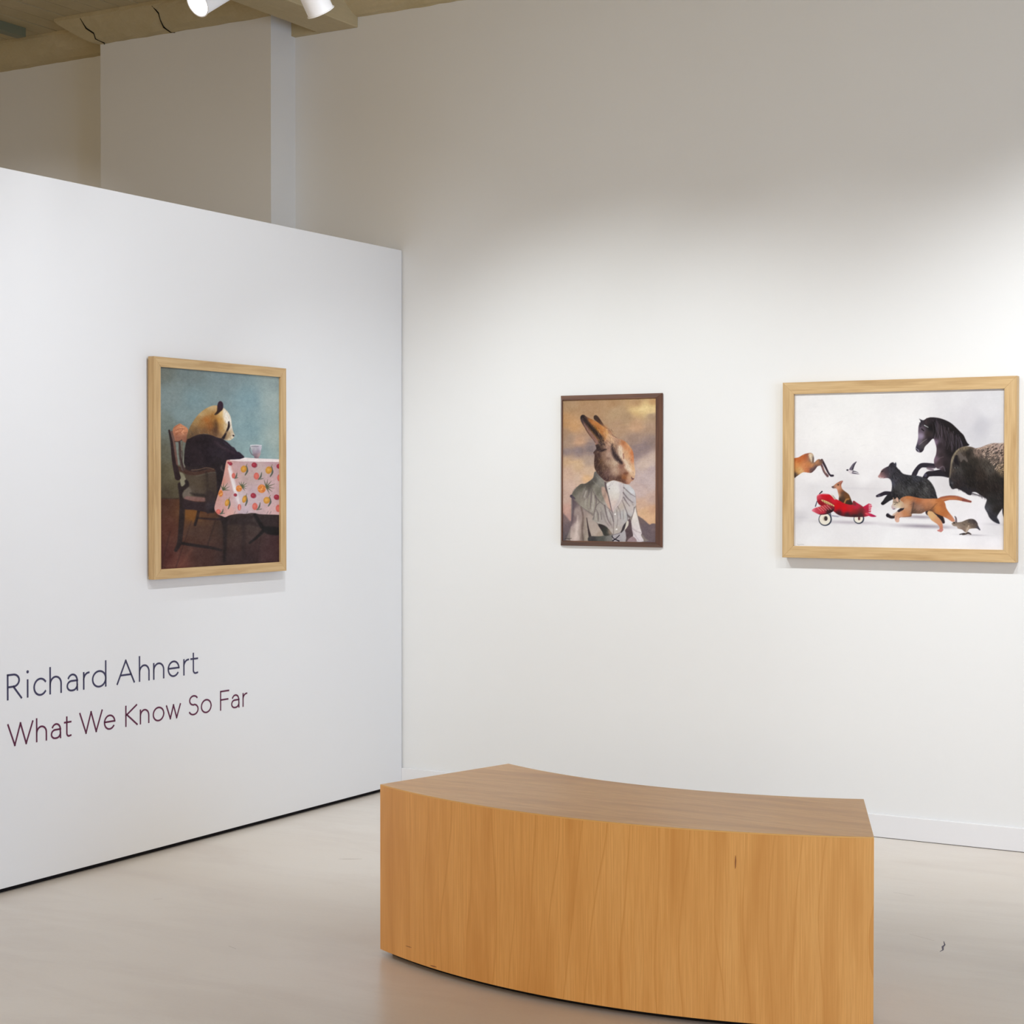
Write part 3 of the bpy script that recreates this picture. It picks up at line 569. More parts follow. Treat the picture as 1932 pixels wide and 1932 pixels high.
    for x, y, rx, ry, c, a in ((700, 640, 110, 120, (208, 158, 108), .55), (780, 740, 90, 80, (218, 178, 136), .6), (680, 820, 70, 70, (160, 112, 88), .6), (600, 860, 80, 60, (62, 44, 42), .8), (520, 930, 70, 50, (66, 46, 44), .8), (640, 500, 60, 90, (188, 120, 66), .5), (760, 860, 60, 70, (196, 164, 140), .5)):
        p.dab(x, y, rx, ry, c, a, 30)
    p.fur((480, 480, 900, 960), 260, 60, 55, [(226, 188, 144), (84, 56, 48), (196, 140, 92)], 1., .25)
    p.line([(1300, 1690), (1320, 1735), (1355, 1730)], [14, 36, 20], (112, 68, 72), .6, .95)
    p.line([(440, 900), (470, 960), (400, 1070)], 20, (70, 48, 46), .8, .8)
    p.mute(.04, .30)
    p.grain(.010)
    return p


def paint_chase():
    p = Painter(520, 376, ((1497.9, 745), (1895.6, 735.2), (1895, 1037.2), (1497.9, 1028.4)), 7)
    p.view(1460, 690, 4.093)
    p.ground([(200, 260, (230, 229, 230)), (600, 260, (230, 230, 230)), (1000, 240, (224, 223, 224)), (1400, 230, (214, 213, 216)), (1740, 220, (208, 208, 212)), (1650, 350, (212, 211, 215)), (1600, 470, (190, 189, 196)), (1720, 520, (206, 205, 209)), (1500, 420, (206, 204, 209)), (1000, 450, (228, 227, 228)),
              (400, 500, (234, 233, 233)), (700, 600, (232, 231, 231)), (1000, 650, (230, 229, 230)), (300, 850, (230, 228, 230)), (700, 860, (228, 226, 228)), (600, 950, (212, 209, 212)), (300, 960, (216, 214, 217)), (750, 960, (212, 209, 212)), (200, 1060, (224, 222, 226)), (1350, 940, (206, 203, 206)), (1450, 1000, (222, 220, 222)), (1550, 1200, (226, 223, 228)),
              (200, 1160, (206, 204, 209)), (250, 1250, (224, 223, 226)), (800, 1250, (224, 223, 226)), (300, 1360, (230, 230, 233)), (900, 1350, (230, 230, 233)), (1400, 1380, (232, 231, 235)), (1700, 1380, (230, 228, 233)), (1700, 1260, (214, 212, 216)), (1300, 1100, (224, 222, 225))], 3)
    for x, y, rx, ry, c, a in ((590, 1205, 230, 14, (176, 168, 178), .8), (1150, 1235, 220, 16, (146, 138, 150), .9), (1130, 1165, 140, 14, (142, 134, 146), .8), (1310, 1245, 60, 8, (176, 170, 180), .6), (1530, 1303, 110, 7, (176, 172, 180), .8), (480, 1155, 80, 6, (150, 150, 170), .6), (1710, 1222, 90, 10, (190, 186, 194), .6), (200, 1165, 60, 10, (196, 194, 202), .6), (620, 945, 200, 10, (200, 196, 202), .5)):
        p.dab(x, y, rx, ry, c, a, 2)
    p.fur((155, 240, 1780, 900), 160, 90, -12, [(236, 235, 236), (206, 205, 210)], 2.5, .12, 20)
    # horse ------------------------------------------------------------------
    p.view(1700, 770, 8.4)
    p.line([(520, 920), (400, 910), (310, 915), (250, 970), (210, 1040), (180, 1100)], [70, 74, 70, 66, 80, 60], (58, 50, 70), .7)
    p.line([(520, 940), (420, 950), (500, 985)], [40, 50, 30], (96, 76, 92), 1, .7)
    p.line([(740, 1040), (640, 1030), (500, 1040), (420, 1050), (370, 1110)], [130, 110, 84, 86, 76], (50, 42, 58), .7)
    horse = [(278, 185), (330, 205), (360, 200), (400, 175), (470, 160), (580, 170), (680, 200), (780, 250), (860, 320), (930, 390), (980, 440), (1010, 500), (1040, 560), (1070, 600), (960, 640), (860, 760), (800, 900), (770, 1000), (750, 1100), (700, 1060), (620, 980), (560, 960), (520, 900),
             (515, 820), (545, 740), (552, 640), (530, 560), (510, 500), (480, 505), (430, 560), (370, 620), (345, 680), (300, 712), (240, 690), (222, 640), (240, 580), (262, 480), (262, 380), (270, 290), (300, 225)]
    p.poly(horse, p.field([(300, 220, (60, 52, 70)), (400, 230, (64, 48, 56)), (320, 350, (104, 86, 104)), (310, 460, (150, 136, 160)), (290, 540, (120, 104, 126)), (360, 540, (80, 66, 70)), (420, 430, (72, 56, 54)), (470, 320, (34, 28, 34)), (440, 500, (52, 38, 52)), (330, 620, (86, 78, 80)), (330, 690, (54, 40, 60)), (250, 640, (70, 64, 90)),
                           (540, 560, (132, 108, 134)), (560, 700, (92, 70, 82)), (540, 820, (124, 98, 118)), (600, 600, (66, 50, 58)), (640, 760, (72, 54, 60)), (600, 880, (84, 60, 66)), (700, 900, (60, 44, 50)), (760, 700, (44, 32, 38)), (560, 300, (60, 48, 60)), (640, 420, (66, 52, 62)), (760, 400, (44, 32, 32)), (700, 250, (44, 34, 42)), (880, 480, (42, 34, 42)), (950, 580, (40, 32, 40)), (720, 1020, (44, 34, 44)), (600, 940, (96, 76, 88))], 4), .7)
    p.setclip(horse, 1.5)
    for i in range(90):
        x = p.rng.uniform(480, 940); y = 200 + max(0, (x - 560)) * .75 + p.rng.uniform(-20, 60)
        p.line([(x, y), (x + p.rng.uniform(-10, 50), y + 130), (x + p.rng.uniform(-20, 70), y + 290)], [9, 12, 3], ((112, 98, 116), (22, 16, 22), (80, 62, 68))[i % 3], .6, .5)
    p.setclip()
    for i in range(26):
        t = i / 25; x = 430 + 620 * t; y = 165 + 20 * t + 430 * t ** 1.9
        p.line([(x, y + 16), (x + 22 + 14 * p.rng.rand(), y - 2 + 26 * t)], [10, 2], (46, 36, 46), .5, .8)
    p.line([(300, 300), (280, 240)], [26, 6], (60, 54, 72), .6, .8); p.line([(360, 285), (420, 318)], [12, 8], (190, 200, 196), .5, .9)
    p.line([(320, 345), (350, 370)], [20, 16], (36, 26, 34), .6, .9); p.line([(400, 180), (385, 240), (400, 270)], [16, 26, 10], (84, 62, 66), .6, .7)
    p.line([(280, 590), (340, 540), (400, 500)], [8, 10, 8], (150, 142, 140), .6, .6); p.disc(245, 655, 16, 20, (40, 34, 54)); p.line([(225, 640), (262, 672), (280, 700)], [10, 12, 10], (172, 170, 186), .5, .7)
    p.line([(560, 830), (600, 800), (660, 780)], 16, (126, 100, 110), 1, .5); p.line([(600, 960), (660, 930), (690, 1000)], 16, (132, 116, 130), 1, .6); p.disc(380, 1065, 26, 28, (96, 94, 124), .7)
    # bear -------------------------------------------------------------------
    p.view(1640, 870, 8.4)
    p.line([(340, 510), (250, 505), (180, 530), (120, 550)], [60, 60, 54, 36], (56, 44, 66), .7)
    p.dab(150, 545, 24, 14, (120, 118, 140), .7)
    bear = [(135, 240), (160, 205), (195, 140), (260, 100), (300, 80), (325, 40), (370, 22), (395, 40), (410, 22), (425, 50), (425, 95), (470, 140), (530, 200), (640, 225), (740, 230), (850, 260), (920, 290), (980, 350), (1030, 440), (1060, 540), (1075, 640), (900, 620), (600, 600), (380, 600), (340, 520), (355, 400), (340, 310), (290, 270), (200, 275), (150, 262)]
    p.poly(bear, p.field([(150, 235, (182, 134, 128)), (200, 200, (124, 88, 90)), (190, 255, (150, 112, 118)), (250, 170, (84, 64, 78)), (350, 60, (54, 46, 60)), (330, 150, (72, 70, 84)), (410, 50, (70, 72, 92)), (440, 160, (58, 56, 68)), (380, 260, (60, 58, 70)), (350, 330, (84, 84, 104)), (560, 260, (58, 56, 66)), (760, 260, (70, 72, 88)), (600, 340, (48, 46, 52)),
                          (480, 430, (74, 74, 76)), (640, 460, (84, 84, 84)), (420, 540, (52, 48, 50)), (700, 560, (44, 40, 42)), (800, 380, (52, 50, 52)), (900, 440, (92, 90, 88)), (880, 560, (76, 74, 72)), (980, 420, (54, 52, 54)), (1040, 560, (54, 52, 62))], 4), .8)
    p.line([(360, 540), (290, 590), (240, 640), (210, 665)], [120, 90, 64, 50], (48, 44, 54), .8); p.disc(210, 665, 28, 22, (36, 30, 44))
    p.setclip(bear, 1.4)
    p.fur((300, 60, 1070, 610), 900, 44, lambda x, y: 60 - (x - 600) * .04, [(112, 112, 120), (26, 22, 28), (84, 80, 88)], 1., .4)
    p.setclip()
    p.fur((340, 590, 1070, 600), 60, 24, 90, [(44, 40, 44)], .9, .6); p.line([(165, 255), (200, 270), (215, 262)], 8, (226, 220, 222), .5, .8); p.line([(190, 170), (215, 160)], [14, 10], (40, 32, 40), .6, .8)
    for x, y in ((900, 285), (950, 340), (1000, 410), (1035, 490), (1060, 570)): p.line([(x, y), (x + 14, y + 30)], [14, 3], (54, 50, 58), .5, .7)
    # mountain lion ------------------------------------------------------------
    p.line([(940, 800), (1060, 850), (1130, 890), (1170, 960)], [110, 90, 80, 46], (66, 44, 50), 1)
    p.line([(540, 760), (470, 800), (420, 860), (350, 880), (290, 850)], [90, 70, 46, 46, 56], (62, 46, 58), .8)
    p.line([(440, 810), (380, 845)], [40, 30], (200, 170, 150), .8, .9); p.disc(290, 850, 24, 32, (48, 42, 62)); p.dab(300, 825, 14, 10, (150, 150, 170), .6)
    p.line([(1090, 600), (1160, 600), (1260, 580), (1380, 585), (1480, 610), (1600, 640)], [30, 80, 70, 62, 50, 28], (166, 96, 66), .7)
    p.line([(1130, 610), (1260, 590), (1380, 590)], [20, 26, 14], (202, 130, 76), 1.2, .6); p.line([(1480, 618), (1600, 642)], [34, 26], (132, 66, 66), 1, .8); p.line([(1120, 570), (1260, 548), (1400, 555), (1540, 610)], 8, (130, 66, 58), .6, .6)
    p.line([(960, 820), (1020, 890), (1100, 960), (1135, 1030), (1130, 1090)], [90, 110, 84, 54, 50], p.field([(990, 860, (206, 166, 116)), (1100, 950, (196, 138, 98)), (1130, 1060, (190, 120, 100))]), .8)
    p.poly([(1070, 1090), (1110, 1072), (1165, 1070), (1160, 1095), (1110, 1110)], (190, 120, 116), .6)
    lion = [(490, 590), (560, 555), (640, 550), (780, 580), (900, 592), (1040, 590), (1130, 600), (1190, 650), (1215, 740), (1260, 810), (1310, 870), (1350, 930), (1345, 945), (1310, 955), (1240, 910), (1160, 870), (1060, 830), (980, 790), (890, 790), (820, 825), (720, 825), (670, 830), (660, 870), (560, 880), (480, 885), (470, 950),
            (430, 960), (405, 930), (400, 860), (450, 810), (540, 760), (540, 700), (500, 650)]
    p.poly(lion, p.field([(520, 620, (170, 112, 76)), (620, 570, (178, 104, 58)), (600, 640, (186, 136, 98)), (560, 700, (196, 160, 130)), (640, 760, (186, 134, 100)), (560, 820, (184, 122, 82)), (480, 850, (196, 146, 118)), (440, 930, (206, 164, 146)), (760, 600, (168, 98, 60)), (700, 680, (140, 96, 78)), (700, 790, (100, 72, 58)), (780, 740, (160, 114, 92)),
                          (800, 800, (128, 92, 76)), (900, 640, (186, 120, 82)), (950, 700, (166, 112, 80)), (1000, 640, (196, 128, 82)), (1100, 620, (176, 104, 56)), (1080, 740, (190, 118, 62)), (960, 780, (120, 76, 54)), (1160, 700, (170, 98, 56)), (1190, 820, (176, 102, 54)), (1280, 890, (190, 120, 84)), (1330, 935, (196, 130, 104))], 4), .7)
    p.setclip(lion, 1.)
    p.fur((440, 550, 1330, 940), 420, 30, 150, [(216, 156, 108), (132, 78, 48), (196, 124, 72)], .8, .25); p.line([(700, 660), (680, 760), (670, 830)], [14, 22, 16], (96, 64, 54), 1.2, .6); p.line([(1060, 670), (1010, 720), (960, 780)], [8, 16, 12], (120, 76, 50), 1, .6)
    p.line([(480, 885), (560, 878), (660, 868)], 14, (110, 70, 66), .8, .6)
    p.setclip()
    p.line([(430, 870), (420, 920)], [10, 12], (160, 116, 104), .7, .6)
    p.poly([(370, 630), (400, 600), (440, 590), (490, 620), (540, 660), (550, 730), (500, 740), (440, 740), (400, 765), (360, 750), (345, 710), (365, 670)],
           p.field([(380, 640, (176, 156, 132)), (430, 640, (120, 92, 78)), (400, 690, (214, 204, 170)), (470, 680, (206, 184, 146)), (520, 700, (180, 146, 120)), (370, 720, (196, 176, 180)), (400, 750, (196, 190, 204)), (360, 745, (170, 130, 140)), (450, 735, (220, 206, 180))], 4), .6)
    p.line([(375, 575), (385, 615)], [10, 24], (160, 130, 110), .5); p.disc(440, 605, 22, 36, (196, 160, 140), 1, -20); p.line([(418, 580), (440, 566), (462, 600), (470, 640)], 10, (90, 66, 60), .5, .9); p.line([(390, 685), (415, 672)], 9, (80, 66, 60), .5, .9); p.line([(380, 640), (410, 650), (450, 655)], 8, (84, 66, 60), .6, .8); p.line([(375, 755), (400, 748)], 9, (90, 74, 96), .5, .9)
    # cottontail ---------------------------------------------------------------
    p.line([(1480, 1150), (1520, 1145), (1560, 1130), (1605, 1150)], [30, 26, 34, 18], (96, 80, 76), .6); p.line([(1430, 1152), (1500, 1138)], [14, 22], (70, 62, 66), .6)
    tail = [(1300, 985), (1325, 960), (1360, 950), (1400, 962), (1460, 955), (1530, 925), (1600, 908), (1660, 920), (1705, 965), (1722, 1020), (1755, 1080), (1740, 1088), (1700, 1060), (1640, 1060), (1580, 1070), (1550, 1110), (1510, 1115), (1470, 1080), (1400, 1060), (1380, 1030), (1330, 1020)]
    p.poly(tail, p.field([(1320, 985, (150, 132, 118)), (1350, 965, (110, 90, 78)), (1400, 1000, (132, 112, 98)), (1380, 1025, (176, 160, 148)), (1500, 960, (122, 106, 92)), (1560, 1020, (130, 108, 88)), (1600, 930, (90, 78, 78)), (1680, 960, (78, 66, 70)), (1650, 1020, (116, 96, 82)), (1560, 1060, (168, 150, 132)), (1500, 1080, (134, 110, 98)), (1730, 1070, (80, 78, 96))], 4), .6)
    p.line([(1352, 872), (1368, 900), (1372, 950)], [16, 28, 30], (120, 104, 112), .5); p.disc(1338, 972, 9, 11, (40, 32, 36)); p.line([(1570, 1020), (1550, 1070), (1530, 1120)], [20, 26, 20], (186, 168, 150), .8, .8)
    p.setclip(tail, 1.); p.fur((1300, 910, 1740, 1110), 150, 26, 20, [(176, 156, 136), (74, 60, 58)], .7, .35); p.setclip()
    # bison ----------------------------------------------------------------------
    p.view(1700, 770, 8.4)
    p.poly([(1660, 1300), (1600, 1560), (1610, 1700), (1660, 1740)], (48, 44, 58), .8)
    bis = [(1760, 560), (1670, 560), (1560, 575), (1460, 565), (1340, 600), (1200, 650), (1110, 625), (1010, 615), (920, 640), (850, 700), (800, 780), (775, 880), (760, 1000), (752, 1150), (770, 1240), (810, 1285), (880, 1275), (980, 1320), (1040, 1365), (1100, 1380), (1120, 1335), (1180, 1335), (1250, 1380), (1310, 1410), (1350, 1450),
           (1330, 1520), (1318, 1580), (1360, 1660), (1400, 1740), (1470, 1800), (1555, 1830), (1540, 1770), (1515, 1720), (1560, 1640), (1620, 1560), (1670, 1480), (1760, 1400)]
    p.poly(bis, p.field([(1000, 640, (132, 116, 92)), (880, 700, (128, 112, 92)), (800, 820, (132, 122, 104)), (790, 1000, (96, 80, 72)), (860, 850, (44, 34, 44)), (950, 760, (96, 80, 70)), (1050, 720, (62, 50, 42)), (900, 980, (78, 74, 72)), (850, 1100, (64, 56, 58)), (780, 1210, (60, 60, 72)), (880, 1220, (58, 44, 48)), (1000, 1280, (48, 44, 56)), (1080, 1340, (54, 46, 60)),
                         (1000, 900, (54, 48, 42)), (1100, 1050, (48, 40, 34)), (1100, 1200, (44, 36, 34)), (1150, 850, (64, 54, 44)), (1250, 1050, (70, 52, 42)), (1400, 980, (92, 84, 76)), (1350, 900, (86, 76, 66)), (1500, 1100, (56, 48, 40)), (1300, 1250, (52, 38, 34)), (1500, 1250, (56, 42, 38)), (1620, 1200, (56, 48, 48)), (1200, 720, (140, 116, 104)), (1350, 680, (156, 134, 122)),
                         (1500, 640, (160, 138, 128)), (1600, 760, (150, 128, 116)), (1580, 1000, (142, 120, 92)), (1450, 800, (132, 112, 100)), (1620, 600, (168, 146, 136)), (1400, 1560, (70, 68, 72)), (1450, 1480, (52, 48, 48)), (1500, 1600, (54, 46, 44)), (1360, 1600, (84, 84, 98)), (1430, 1720, (62, 60, 72)), (1500, 1790, (56, 56, 74)), (1600, 1450, (54, 48, 50))], 4), .9)
    p.setclip(bis, 1.3)
    p.fur((780, 640, 1640, 1420), 1000, 46, 70, [(92, 76, 66), (26, 22, 24), (66, 54, 48)], 1.1, .4)
    for i in range(330):
        x, y = p.rng.uniform(1160, 1650), p.rng.uniform(570, 1120)
        if y > 640 + (x - 1160) * 1.05: continue
        g = math.radians(-35 + p.rng.uniform(-25, 25)); l = p.rng.uniform(20, 42)
        p.line([(x, y), (x + math.cos(g) * l, y + math.sin(g) * l)], [10, 5], ((206, 182, 162), (74, 54, 48), (186, 156, 138), (56, 44, 44))[i % 4], .55, .75)
    p.line([(900, 660), (840, 730), (800, 830), (780, 960), (765, 1100)], [30, 28, 26, 20, 14], (162, 148, 118), 1.4, .6)
    p.fur((1340, 1420, 1600, 1800), 120, 40, 60, [(92, 90, 96), (40, 36, 40)], .9, .3)
    p.setclip()
    p.poly([(905, 690), (940, 720), (990, 780), (1010, 770), (1050, 840), (1030, 860), (980, 820), (940, 865), (915, 800), (900, 740)], (110, 98, 92), .9, .85)
    p.line([(870, 770), (860, 840), (900, 900)], [40, 60, 30], (40, 30, 42), 1, .8); p.line([(840, 950), (890, 950)], [14, 10], (110, 112, 118), .8, .7); p.disc(868, 948, 9, 8, (30, 26, 30), .8)
    p.disc(775, 1215, 14, 24, (34, 34, 46)); p.dab(800, 1190, 20, 20, (116, 116, 128), .5); p.line([(800, 1130), (860, 1160), (900, 1190)], 10, (96, 66, 62), .8, .5)
    for i in range(26):
        t = i / 25; x = 900 + 430 * t; y = 1285 + 140 * t; p.line([(x, y - 10), (x + 10, y + 10 + 22 * p.rng.rand())], [16, 3], (56, 46, 56), .5, .8)
        x = 1160 + 500 * t; y = 650 - 85 * min(1, t * 1.4); p.line([(x, y + 10), (x + 16, y - 12 * p.rng.rand())], [10, 3], (170, 146, 132), .5, .8)
    # deer, swallow, kangaroo joey, toy aeroplane ----------------------------------
    p.view(1500, 830, 9.66)
    deer = [(-40, 370), (60, 320), (160, 265), (230, 245), (295, 240), (330, 275), (345, 340), (345, 410), (400, 365), (440, 350), (470, 365), (490, 350), (505, 375), (500, 420), (450, 470), (410, 480), (360, 545), (310, 590), (270, 600), (200, 590), (140, 590), (60, 640), (-10, 690), (-40, 690)]
    p.line([(440, 390), (490, 480), (530, 580), (590, 655)], [50, 40, 40, 46], (120, 82, 86), .6); p.line([(485, 370), (540, 470), (600, 590), (640, 640), (690, 650)], [44, 40, 34, 30, 34], (72, 52, 70), .6)
    p.line([(500, 500), (560, 600)], [10, 16], (200, 160, 130), .6, .6)
    p.poly(deer, p.field([(60, 370, (186, 96, 46)), (180, 310, (186, 92, 44)), (230, 280, (150, 84, 66)), (30, 450, (206, 134, 74)), (60, 560, (196, 140, 70)), (10, 640, (96, 72, 60)), (100, 560, (222, 184, 130)), (160, 480, (206, 130, 82)), (250, 440, (196, 120, 66)), (220, 560, (196, 110, 70)), (320, 450, (214, 148, 92)), (400, 400, (206, 140, 92)), (310, 570, (90, 66, 84)), (380, 500, (90, 66, 80)),
                          (295, 290, (222, 206, 176)), (325, 340, (90, 84, 92)), (330, 400, (110, 94, 88)), (440, 440, (150, 100, 72)), (480, 380, (104, 76, 76))], 4), .6)
    p.line([(270, 280), (290, 340), (300, 400)], [50, 40, 10], (226, 210, 180), 1.2, .8); p.setclip(deer, 1.); p.fur((0, 250, 420, 680), 160, 30, 150, [(222, 150, 90), (150, 80, 40)], .8, .3); p.setclip()
    p.poly([(630, 635), (700, 635), (680, 668), (640, 665)], (60, 46, 70), .5)
    p.line([(1110, 402), (1060, 450), (1020, 520), (1000, 560)], [10, 34, 50, 60], (110, 100, 118), .6); p.line([(1112, 402), (1070, 470), (1045, 540)], [8, 20, 26], (64, 54, 76), .5)
    p.poly([(930, 548), (960, 535), (1000, 550), (1050, 570), (1075, 600), (1070, 622), (1010, 620), (975, 590)], (206, 198, 204), .5); p.disc(950, 550, 20, 14, (48, 42, 62)); p.line([(1050, 570), (1100, 580), (1150, 600)], [22, 14, 4], (70, 60, 84), .5); p.line([(1040, 600), (1100, 612), (1165, 624)], [20, 18, 4], (84, 72, 96), .5)
    # joey
    joey = [(662, 850), (700, 830), (740, 795), (790, 765), (830, 745), (870, 745), (850, 790), (840, 830), (860, 890), (920, 940), (980, 990), (1020, 1080), (1050, 1150), (1080, 1200), (1000, 1190), (900, 1160), (800, 1100), (795, 1020), (765, 900), (740, 880), (690, 878)]
    p.poly(joey, p.field([(675, 855, (50, 36, 52)), (720, 840, (206, 150, 118)), (780, 800, (170, 106, 74)), (840, 760, (150, 84, 74)), (780, 870, (214, 150, 118)), (810, 920, (180, 112, 78)), (790, 1000, (222, 176, 140)), (850, 960, (104, 64, 44)), (860, 1050, (110, 70, 42)), (920, 1000, (118, 74, 42)), (960, 1060, (132, 84, 40)), (900, 1130, (84, 54, 34)), (1000, 1130, (74, 48, 36)), (820, 1080, (72, 48, 36))], 4), .6)
    p.line([(900, 1140), (930, 1080), (980, 1070)], [30, 26, 16], (190, 134, 74), .8, .7); p.disc(782, 815, 13, 11, (84, 46, 36)); p.line([(700, 865), (740, 860)], 6, (120, 76, 70), .5, .8); p.line([(810, 780), (850, 752)], [8, 10], (220, 150, 140), .5, .7)
    # plane
    p.line([(490, 935), (445, 975)], [24, 16], (44, 36, 50), .5); p.line([(400, 1110), (372, 1200)], [14, 18], (60, 64, 90), .5)
    tv = (64, 72, 96)
    for x, y, r in ((550, 1430, 122), (1162, 1420, 98)):
        p.disc(x, y + 4, r, r - 2, tv); p.disc(x - 6, y, r - 20, r - 20, (224, 218, 204)); p.dab(x - 10, y - 4, r * .5, r * .5, (232, 226, 214), .6)
    p.disc(550, 1420, 44, 46, (190, 176, 160)); p.disc(562, 1418, 32, 42, (84, 66, 70)); p.disc(1165, 1420, 22, 34, (128, 66, 70))
    p.line([(640, 1330), (660, 1400)], [30, 10], (70, 76, 100), .6, .8); p.line([(680, 1370), (790, 1392)], [14, 8], (110, 110, 134), .6, .8)
    plane = [(395, 1040), (410, 1000), (450, 980), (530, 975), (620, 985), (670, 1020), (720, 1060), (790, 1090), (880, 1140), (960, 1165), (1040, 1170), (1060, 1100), (1130, 1140), (1240, 1210), (1330, 1310), (1380, 1350), (1300, 1385), (1200, 1395), (1050, 1395), (900, 1385), (780, 1350), (700, 1290), (600, 1230), (470, 1190), (410, 1130)]
    p.poly(plane, p.field([(430, 1020, (204, 70, 90)), (500, 1000, (196, 16, 30)), (600, 1020, (190, 10, 26)), (460, 1130, (140, 16, 30)), (700, 1100, (206, 24, 44)), (640, 1180, (110, 24, 34)), (760, 1200, (200, 4, 16)), (900, 1250, (206, 6, 18)), (1000, 1240, (190, 24, 30)), (1000, 1200, (180, 30, 44)), (800, 1320, (96, 36, 46)), (950, 1350, (92, 40, 48)), (1100, 1200, (180, 30, 60)), (1080, 1300, (150, 34, 34)), (1200, 1330, (120, 48, 44)),
                           (1200, 1370, (84, 40, 50)), (1300, 1330, (170, 40, 54)), (1350, 1360, (176, 30, 70)), (1080, 1370, (84, 34, 44))], 4), .6)
    p.line([(410, 1010), (470, 985), (600, 988)], [16, 10, 6], (232, 150, 160), .8, .7)
    p.poly([(1040, 1170), (1060, 1105), (1100, 1130), (1110, 1190)], (110, 60, 56), 1, .6)
    p.poly([(480, 1080), (560, 1100), (660, 1150), (715, 1190), (700, 1205), (640, 1180), (560, 1150), (490, 1105)], (214, 178, 120), .5)
    for i in range(6): p.line([(515 + i * 32, 1098 + i * 15), (525 + i * 32, 1128 + i * 14)], 9, (90, 50, 40), .4, .8)
    p.poly([(655, 975), (680, 990), (745, 1060), (720, 1080), (680, 1030)], (206, 196, 180), .6, .9); p.line([(690, 1010), (735, 1070)], 10, (110, 90, 84), .5, .7)
    wing = [(305, 1275), (360, 1230), (450, 1205), (560, 1165), (640, 1180), (720, 1215), (700, 1280), (640, 1320), (560, 1345), (460, 1350), (380, 1320)]
    p.poly(wing, p.field([(320, 1275, (226, 120, 140)), (400, 1270, (190, 60, 76)), (500, 1230, (190, 60, 66)), (600, 1190, (170, 44, 56)), (680, 1230, (150, 34, 44)), (500, 1320, (180, 36, 58)), (620, 1300, (80, 30, 44)), (680, 1280, (60, 30, 40))], 4), .6)
    p.setclip(wing)
    for i in range(5): p.line([(400 + i * 45, 1218 - i * 10), (480 + i * 45, 1290 - i * 8)], 9, (236, 150, 146), .5, .75)
    p.line([(440, 1350), (600, 1330), (700, 1280)], 22, (70, 26, 44), .8, .7); p.setclip()
    p.poly([(1230, 1215), (1290, 1180), (1340, 1150), (1385, 1165), (1400, 1200), (1380, 1250), (1380, 1310), (1330, 1310), (1270, 1260)], p.field([(1290, 1200, (196, 26, 66)), (1300, 1260, (150, 24, 50)), (1370, 1180, (204, 60, 90)), (1350, 1290, (170, 30, 56))]), .5, 1, False)
    for y in (1182, 1215, 1248, 1280): p.line([(1345, y), (1395, y + 4)], 13, (240, 206, 214), .4, .9, False)
    p.poly([(1270, 1330), (1340, 1320), (1420, 1350), (1480, 1385), (1380, 1390)], p.field([(1300, 1335, (216, 90, 90)), (1380, 1365, (190, 20, 70)), (1440, 1380, (150, 20, 80))]), .5)
    p.mute(.05, .50)
    p.view(1460, 690, 4.093); p.line([(182, 1368), (195, 1374), (210, 1370), (232, 1372)], 4, (176, 178, 184), .5, .8)
    p.grain(.003)
    return p
# ------------------------------------------------------------------ framed pictures
def wood(name, ca, cb, cc, axis='X', fine=90, rough=.5):
    m = mat(name, ca, rough, .35)
    sc = {'X': (.8, 14, 14), 'Y': (14, .8, 14), 'Z': (14, 14, .8)}[axis]
    a = noise(m, coords(m, sc), 3.2, 4, .6, .6); sf = tuple(q * 4 if q > 1 else q * 2 for q in sc); b = noise(m, coords(m, sf), fine / 30, 3, .6)
    c1 = ramp(m, a.outputs[0], [(.30, cb), (.50, ca), (.68, cc)]).outputs[0]
    setin(m, 'Base Color', mixc(m, ramp(m, b.outputs[0], [(.40, (.45, .45, .45, 1)), (.60, (0, 0, 0, 1))]).outputs[0], c1, cb))
    bump(m, b.outputs[0], .15, .0006); return m
M_oak = wood('pale_oak', srgb(200, 169, 124), srgb(176, 144, 100), srgb(210, 182, 138))
M_oakback = mat('oak_back_frame', srgb(150, 122, 92), .6)
M_wal = wood('dark_walnut', srgb(104, 68, 50), srgb(78, 48, 36), srgb(120, 82, 60), rough=.38)

def rail(name, L, prof, m, parent, loc, ang):
    """mitred moulding: L = outer length; prof = (distance in from the outer edge, distance out from the wall)"""
    V = [(-L / 2 + t, -n, -t) for t, n in prof] + [(L / 2 - t, -n, -t) for t, n in prof]; k = len(prof)
    F = [(i, (i + 1) % k, k + (i + 1) % k, k + i) for i in range(k)] + [tuple(range(k)), tuple(range(k, 2 * k))]
    o = obj(name, V, F, m, parent); o.location = loc; o.rotation_euler = (0, ang, 0)
    md = o.modifiers.new('bevel', 'BEVEL'); md.width = .0008; md.segments = 2; md.limit_method = 'ANGLE'; md.angle_limit = math.radians(20)
    return o

